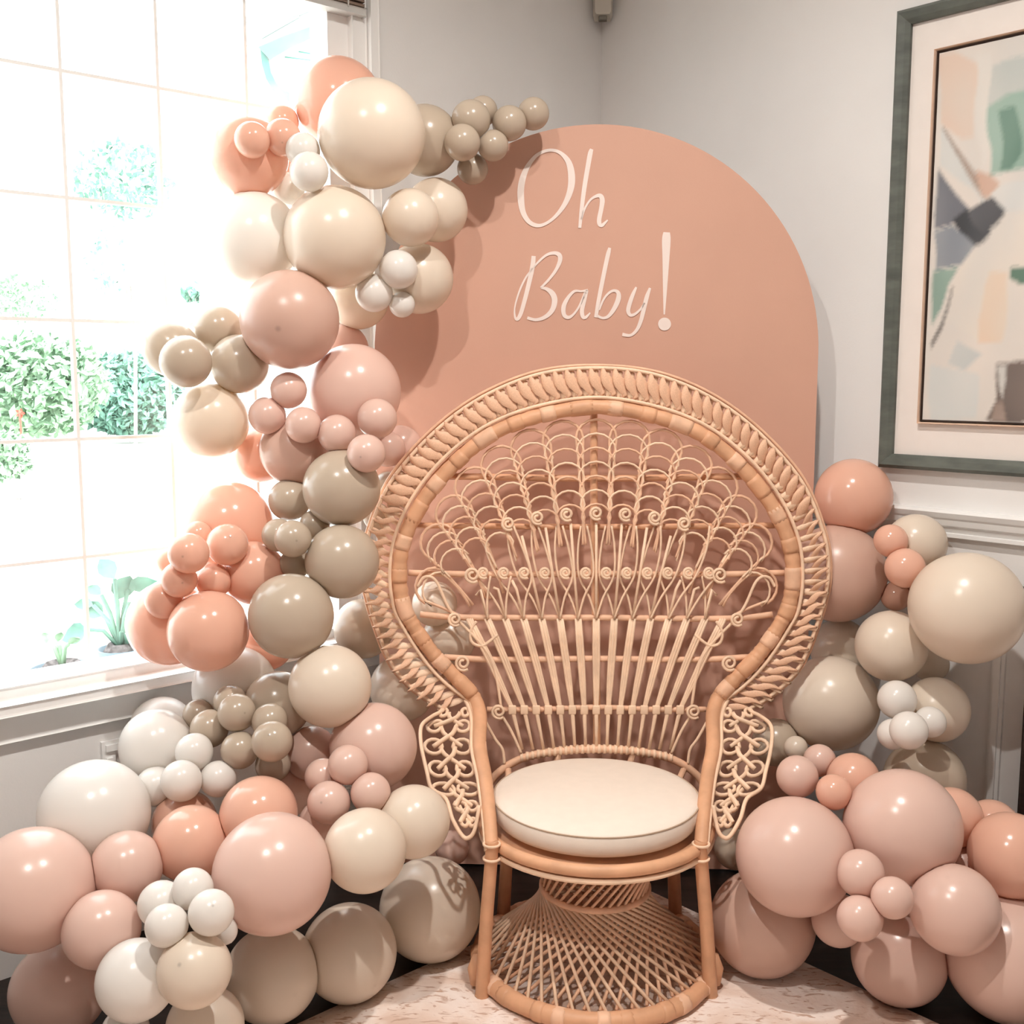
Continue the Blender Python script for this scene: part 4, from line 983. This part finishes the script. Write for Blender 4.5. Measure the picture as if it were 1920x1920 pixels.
LBL = {
 'a': ('peach balloon at the very top of the garland, half hidden by the largest cream balloon', None),
 'b': ('largest cream balloon, at the top of the garland beside the window frame', None),
 'c': ('peach balloon at the garland top against the window, behind tiny peach balloons', None),
 'd': ('tiny peach balloon clustered in front of the window at the garland top', 'tiny peach balloons at the garland top'),
 'e': ('tiny white balloon tucked beside the largest cream balloon', 'tiny white balloons by the largest cream balloon'),
 'f': ('large white balloon glowing against the window, left neighbour of a big cream one', None),
 'g': ('big cream balloon below the largest cream balloon, resting on a dusty pink one', None),
 'h': ('translucent sand balloon between the largest cream balloon and the tiny sand ones', None),
 'i': ('tiny sand balloon in the spray reaching over the top edge of the arch', 'tiny sand balloons over the arch top'),
 'j': ('medium cream balloon touching the big cream one, in front of its cream twin', None),
 'k': ('medium cream balloon against the arch, partly behind its cream twin', None),
 'l': ('tiny white balloon in front of the cream balloon next to the arch edge', 'tiny white balloons by the arch edge'),
 'm': ('medium cream balloon casting its shadow on the arch, behind tiny white balloons', None),
 'n': ('half-hidden cream balloon under the big cream balloon, behind tiny white ones', None),
 'o': ('large dusty pink balloon with matt crown beside the sand cluster at the window', None),
 'p': ('shaded blush balloon behind the two large pink ones, by the arch edge', None),
 'q': ('large blush balloon next to the arch above the row of tiny blush balloons', None),
 'r': ('sand balloon in the bunch of four standing out over the window', 'four sand balloons at the window'),
 's': ('cream balloon hanging below the bunch of four sand balloons at the window', None),
 't': ('tiny blush balloon in the row draped under the large blush balloon', 'tiny blush balloons in the hanging row'),
 'u': ('medium dusty pink balloon below the row of tiny blush balloons', None),
 'v': ('glowing peach balloon behind the dusty pink one, against the window', None),
 'w': ('large sand balloon under the tiny blush row, beside the chair rim', None),
 'x': ('shiny sand balloon half behind the large sand balloon near the window', None),
 'y': ('tiny sand balloon between the two large sand balloons', 'tiny sand balloons in the middle of the garland'),
 'z': ('large sand balloon with twin lamp glints next to the chair rim', None),
 'A': ('large translucent peach balloon glowing against the window behind tiny peach ones', None),
 'B': ('tiny peach balloon in the cluster in front of the window above the sill', 'tiny peach balloons above the sill'),
 'C': ('medium peach balloon between the tiny peach cluster and the sand balloons', None),
 'D': ('small peach balloon at the window, over the palest peach balloon', None),
 'D2': ('palest peach balloon, sunlit through, against the lower window panes', None),
 'E': ('shiny peach balloon with twin lamp glints just above the window sill', None),
 'F': ('round matt sand balloon in the middle of the garland above the cream ones', None),
 'G': ('sand balloon partly hidden by the lower left of the chair rim', None),
 'H': ('peach balloon peeping out under the matt sand balloon', None),
 'I': ('small sand balloon peeping out behind the chair rim', 'small sand balloons behind the rim'),
 'J': ('blush balloon between the arch and the chair rim', 'blush balloons behind the upper rim'),
 'K': ('white balloon in front of the right end of the window sill', None),
 'L': ('sand balloon with a dark crown tip behind the tiny sand cluster', None),
 'M': ('large cream balloon above the big blush balloon, left of the chair neck', None),
 'N': ('cream balloon pressed against the chair rim above the arm', None),
 'O': ('tiny sand balloon in the big cluster below the window sill', 'tiny sand balloons below the sill'),
 'P': ('white balloon below the window sill in front of another white one', None),
 'Q': ('white balloon under the window sill, mostly behind another white one', None),
 'S': ('tiny white balloon in the cluster above the peach balloons near the wall', 'tiny white balloons near the wall'),
 'T': ('big blush balloon beside the left arm of the wicker chair', None),
 'U': ('tiny blush balloon clustered against the big blush balloon by the chair arm', 'tiny blush balloons by the chair arm'),
 'V': ('shaded blush balloon deep in the gap between sand and blush clusters', 'shaded blush balloons'),
 'W': ('shiny peach balloon with lamp glints behind the biggest blush balloon on the floor side', None),
 'X': ('blush balloon wedged between the tiny blush cluster and a cream balloon', None),
 'Y': ('peach balloon with white glare, behind the peach one under the tiny white cluster', None),
 'Z': ('peach balloon with whitened top in front of another peach one', None),
 'a1': ('biggest blush balloon of the floor heap with a window glare on top', None),
 'b1': ('cream balloon right of the biggest blush balloon in the floor heap', None),
 'c1': ('pearly cream balloon under the tip of the left chair arm lace', None),
 'd1': ('big pearly cream balloon on the floor next to the left chair leg', None),
 'e1': ('large cream balloon on the rug edge with an angular light patch on top', None),
 'f1': ('large cream balloon on the floor below the biggest blush balloon', None),
 'g1': ('biggest white balloon, against the wall under the window', None),
 'h1': ('huge blush balloon cut by the picture edge, resting on lower blush ones by the wall', None),
 'i1': ('blush balloon between the huge blush and the peach balloons under the biggest white one', None),
 'j1': ('blush balloon left of the tiny white cluster in the floor heap', None),
 'k1': ('large shaded blush balloon lying on the dark floor under the huge blush one', None),
 'l1': ('white balloon under the tiny white cluster, beside the shaded blush one', None),
 'm1': ('cream balloon under the tiny white cluster, between a white and a large cream one', None),
 'n1': ('tiny white balloon in the cluster on the floor heap beside the biggest blush balloon', 'tiny white balloons on the floor heap'),
 'o1': ('shaded cream balloon lying lowest under the cream ones of the floor heap', None),
 'p1': ('small shaded white balloon lying under the white one of the floor heap', None),
 'q1': ('peach balloon with twin lamp glints below the picture frame, topmost right of the chair', None),
 'r1': ('large dusty pink balloon behind the right chair rim', None),
 's1': ('tiny peach balloon between the dusty pink and the cream balloons under the picture', 'tiny peach balloons under the picture'),
 't1': ('cream balloon in front of the chair rail under the picture', None),
 'u1': ('peach balloon hidden between the tiny peach and the biggest cream balloon by the chair rail', None),
 'v1': ('biggest cream balloon right of the chair, touching the dark dining chair', None),
 'w1': ('medium cream balloon below the large dusty pink one, right of the chair', None),
 'x1': ('shaded cream balloon deep in the right-hand garland', 'shaded cream balloons right of the chair'),
 'y1': ('large cream balloon with the striped shadow of the chair rim', None),
 'z1': ('tiny white balloon right of the large cream one with the striped shadow', 'tiny white balloons right of the chair'),
 'A1': ('cream balloon behind the tiny white ones, in front of the grey wall', None),
 'B1': ('shaded sand balloon above the biggest blush balloons at the right', None),
 'C1': ('tiny blush balloon beside the right arm of the wicker chair', 'tiny blush balloons by the right arm'),
 'D1': ('medium peach balloon behind the tiny blush ones near the right arm', None),
 'E1': ('huge blush balloon in front of the shaded sand one, right of the chair', None),
 'F1': ('huge blush balloon with lacy shadow under the right chair arm', None),
 'G1': ('large dusty pink balloon on the rug next to the right chair leg', None),
 'H1': ('shaded sand balloon behind the right chair leg', None),
 'I1': ('tiny blush balloon in the trio between the two huge blush balloons', 'trio of tiny blush balloons'),
 'J1': ('shaded blush balloon behind the trio of tiny blush ones', None),
 'K1': ('blush balloon with lamp glints right of the trio of tiny blush ones', None),
 'L1': ('blush balloon hanging over the dark floor below the trio', None),
 'M1': ('very large blush balloon on the dark floor at the end of the right-hand garland', None),
 'N1': ('peach balloon near the dining chair, above the very large blush one', None),
 'O1': ('small peach balloon against the grey wall below the dining chair back', None),
 'P1': ('medium peach balloon behind the huge blush one near the grey wall', None),
 'Q1': ('shaded blush balloon between the huge blush and the peach one near the dining chair', None),
 'R1': ('shaded sand balloon behind the lace of the right chair arm', None),
 'S1': ('tiny cream balloon in the gap beside the right arm lace', None),
 'T1': ('cream balloon seen through the fan back of the wicker chair', 'cream balloons behind the fan back'),
 'U1': ('small shaded blush balloon behind the left chair leg', None),
}
OWN = {
 31: 'palest sand balloon of the bunch of four, outermost in front of the hedge view',
 32: 'topmost sand balloon of the bunch of four, tucked beside the dusty pink one',
 33: 'foremost sand balloon of the bunch of four, with a bright window rim',
 34: 'darkest sand balloon of the bunch of four, shaded by the large dusty pink one',
 73: 'tiny sand balloon peeping out behind the upper crown-spotted one below the sill',
 74: 'tiny sand balloon with a crown spot, highest in front of the cluster below the sill',
 75: 'tiny sand balloon between the two crown-spotted ones below the sill',
 76: 'tiny sand balloon with a crown spot, next to the shaded pink gap below the sill',
 77: 'tiny sand balloon above the peach one, close to the tiny white cluster below the sill',
 78: 'tiny sand balloon touching the white balloon under the sill',
 79: 'half-hidden tiny sand balloon directly under the sill, between two white balloons',
 80: 'shaded tiny sand balloon, lowest of the cluster below the sill',
 36: 'tiny blush balloon in the gap between large dusty pink and large blush balloons',
 37: 'tiny blush balloon at the window end of the hanging row',
 38: 'tiny blush balloon resting on the medium dusty pink one in the hanging row',
 39: 'tiny blush balloon with a glint under the middle of the large blush one',
 40: 'tiny blush balloon overlapping the large blush one near the arch',
 41: 'tiny blush balloon with a crown spot, lowest of the hanging row',
 111: 'tiny white balloon sitting on the white and cream ones of the floor heap',
 112: 'tiny white balloon with a crown spot in the floor heap cluster',
 113: 'tiny white balloon on top of the floor heap cluster under a peach one',
 114: 'tiny white balloon behind the floor heap cluster, beside a blush balloon',
 115: 'smallest white balloon peeping out under the crown-spotted one of the floor heap',
 145: 'uppermost tiny blush balloon of the trio between the two huge blush balloons',
 146: 'tiny blush balloon of the trio touching the blush one with lamp glints',
 147: 'lowest tiny blush balloon of the trio, over the dark floor',
 14: 'largest tiny sand balloon of the spray over the arch top',
 15: 'tiny sand balloon peeping out behind the largest of the spray over the arch',
 16: 'tiny sand balloon next to the outer tip of the spray over the arch',
 17: 'tiny sand balloon at the outer tip of the spray over the arch',
 18: 'tiny sand balloon overlapping the translucent sand one, in the spray over the arch',
 19: 'tiny sand balloon under the middle of the spray, in front of the arch edge',
 20: 'tiny sand balloon hanging lowest under the spray over the arch',
 4: 'tiny peach balloon behind two others at the garland top, beside the topmost peach one',
 5: 'tiny peach balloon overlapping the peach balloon at the window, farthest from the cream one',
 6: 'tiny peach balloon with a crown spot next to the tiny white ones at the top',
 7: 'shaded tiny peach balloon behind the tiny white ones at the garland top',
 8: 'tiny white balloon half behind its foremost twin, touching the largest cream balloon',
 9: 'foremost tiny white balloon beside the largest cream balloon',
 10: 'lowest tiny white balloon between the large white and the big cream one',
 23: 'tiny white balloon overlapping both cream balloons next to the arch',
 24: 'tiny white balloon in front of the half-hidden cream one',
 25: 'smallest of the tiny white balloons in front of the arch shadow',
 46: 'tiny sand balloon wedged under the large sand one near the chair rim',
 47: 'tiny sand balloon half behind the crown-spotted one in the garland middle',
 48: 'tiny sand balloon with a crown spot, foremost in the garland middle',
 49: 'tiny sand balloon under the crown-spotted one, above the matt sand balloon',
 52: 'tiny peach balloon with a crown spot, foremost over the window view',
 53: 'tiny peach balloon with a crown spot, next to the medium peach one',
 54: 'tiny peach balloon behind the two foremost ones, against the translucent peach one',
 55: 'smallest peach balloon, outermost of the cluster above the sill',
 56: 'tiny peach balloon with a dark crown spot, above the palest peach balloon',
 57: 'tiny peach balloon directly over the shiny peach one above the sill',
 83: 'tiny white balloon uppermost of its cluster, next to the tiny sand ones',
 84: 'foremost tiny white balloon over the whitened peach balloon',
 85: 'tiny white balloon between the tiny sand cluster and the peach balloons',
 86: 'tiny white balloon half behind the others, against the biggest white balloon',
 88: 'tiny blush balloon in front of the big blush one by the chair arm',
 89: 'tiny blush balloon half behind its neighbours, over the shaded pink gap',
 90: 'tiny blush balloon with a crown spot, above the cream balloon of the floor heap',
 91: 'tiny blush balloon next to the pearly cream one under the chair arm',
 121: 'tiny peach balloon under the glinting peach one, below the picture',
 123: 'larger of the tiny peach balloons, in front of the cream one at the chair rail',
 124: 'shaded tiny peach balloon, lowest between dusty pink and cream balloons',
 130: 'tiny white balloon with a glint, uppermost of the four right of the striped cream one',
 131: 'foremost of the four tiny white balloons over the shaded sand one',
 132: 'tiny white balloon half behind the foremost one, close to the striped cream balloon',
 133: 'tiny white balloon in front of the cream balloon at the grey wall',
 137: 'largest tiny blush balloon beside the lace of the right chair arm',
 138: 'tiny blush balloon behind the largest one beside the right chair arm',
 139: 'shiny tiny peach balloon above the huge blush ones by the right chair arm',
 65: 'small sand balloon behind the rim, beside the large sand one under the blush row',
 66: 'small sand balloon behind the rim, between the two large sand ones',
 67: 'blush balloon nearest the arch, behind the upper chair rim',
 68: 'blush balloon behind the crown-spotted tiny blush one, near the chair rim',
 92: 'shaded blush balloon next to the big blush one, below the sand cluster',
 93: 'darkest blush balloon, deep above the shiny peach one',
 128: 'shaded cream balloon between the dusty pink and the striped cream one',
 135: 'small shaded cream balloon under the biggest cream one at the wall',
 158: 'smaller cream balloon seen through the upper part of the fan back',
 159: 'larger cream balloon seen through the fan back, just above the chair neck',
}
SPOT = {6, 28, 56, 52, 53, 112, 76, 74, 41, 48, 7, 70, 110, 90}
def HOW(y):
    for (a, ya), (b_, yb) in zip(HO, HO[1:]):
        if ya <= y <= yb: return a + (b_ - a) * (y - ya) / (yb - ya)
    return 330 if y > 1321 else 0
rb = random.Random(11)
BC = [(b_[0], Vector(b_[1:4]), b_[4], b_[5], b_[6]) for b_ in BALLS]
BEHIND = {63, 65, 66, 67, 68, 72, 120, 128, 129, 156, 157, 158, 159}
for idn, c, r, colr, key in BC:
    seg, rings = (56, 30) if r > .07 else (40, 22)
    view = (EYE - c).normalized(); side = view.orthogonal().normalized()
    side.rotate(Matrix.Rotation(rb.random() * 6.283, 3, view)) if False else None
    side = (Matrix.Rotation(rb.random() * 6.283, 3, view) @ side)
    tilt = math.radians(rb.uniform(12, 26) if idn in SPOT else rb.uniform(38, 60))
    zax = (view * math.cos(tilt) + side * math.sin(tilt)).normalized()
    xax = zax.orthogonal().normalized(); yax = zax.cross(xax)
    V = []; Fc = []
    prof = []
    for i in range(rings + 1):
        th = math.pi * i / rings * .965
        el = 1.0 if math.cos(th) > 0 else 1.0 + .05 * (-math.cos(th)) ** 2
        prof.append((math.sin(th), math.cos(th) * el))
    prof[0] = (0.004, 1.0)
    zn = prof[-1][1]
    prof += [(.062, zn - .05), (.05, zn - .09), (.075, zn - .12), (.06, zn - .15), (.03, zn - .155)]      # neck and knot
    k = len(prof)
    for a in range(seg):
        ca, sa = math.cos(2 * math.pi * a / seg), math.sin(2 * math.pi * a / seg)
        for pr, pz in prof: V.append((xax * (pr * ca) + yax * (pr * sa) + zax * pz) * r)
    for a in range(seg):
        b2_ = (a + 1) % seg
        for j in range(k - 1): Fc.append((a * k + j, a * k + j + 1, b2_ * k + j + 1, b2_ * k + j))
    Fc.append(tuple(a * k for a in range(seg))); Fc.append(tuple(a * k + k - 1 for a in range(seg))[::-1])
    # press flat against neighbours and against what the balloon touches
    planes = []
    for id2, c2_, r2, _, _ in BC:
        if id2 == idn: continue
        d = c2_ - c; l = d.length
        if l < (r + r2) * 1.06 and l > 1e-4: planes.append((d / l, min((l * l + r * r - r2 * r2) / (2 * l), r * 1.2) - .0005))
    planes.append((Vector((0, 0, -1)), c.z - .0095))
    planes.append((-nL, (c - CORN).dot(nL) - .02)); planes.append((-nR, (c - CORN).dot(nR) - .022))
    u_ = (c - PA).dot(PD); dp = (c - PA).dot(PN)
    if uL - .5 * r < u_ < uR + .9 * r and dp > 0: planes.append((-PN, dp - .001))
    for vi, v in enumerate(V):
        for n_, a_ in planes:
            s_ = v.dot(n_)
            if s_ > a_: v = v - n_ * (s_ - a_)
        if idn in BEHIND:                      # clear of the chair's back where that passes in front
            w_ = c + v; ca_ = w_ - EYE; dz_ = ca_.y * CP - ca_.z * SP
            sx, sy = 960 + FPX * ca_.x / dz_, 960 - FPX * (ca_.y * SP + ca_.z * CP) / dz_
            hw = HOW(sy); lim = -.012 + max(0, abs(sx - XC) - hw - 4) * PXM * 2.2
            s_ = (w_ - BP).dot(BN)
            if s_ > lim and abs(sx - XC) < hw + 60: v = v - BN * (s_ - lim)
        V[vi] = v
    # object space with z along the balloon's axis
    R3 = Matrix((xax, yax, zax)); Vl = [R3 @ v for v in V]
    o = mesh('balloon', Vl, Fc, (LX if idn in SPOT else LXP)[colr])
    mw = R3.transposed().to_4x4(); mw.translation = c; o.matrix_world = mw
    lb, gr = LBL[key]
    tag(o, OWN.get(idn, lb), 'balloon', gr)
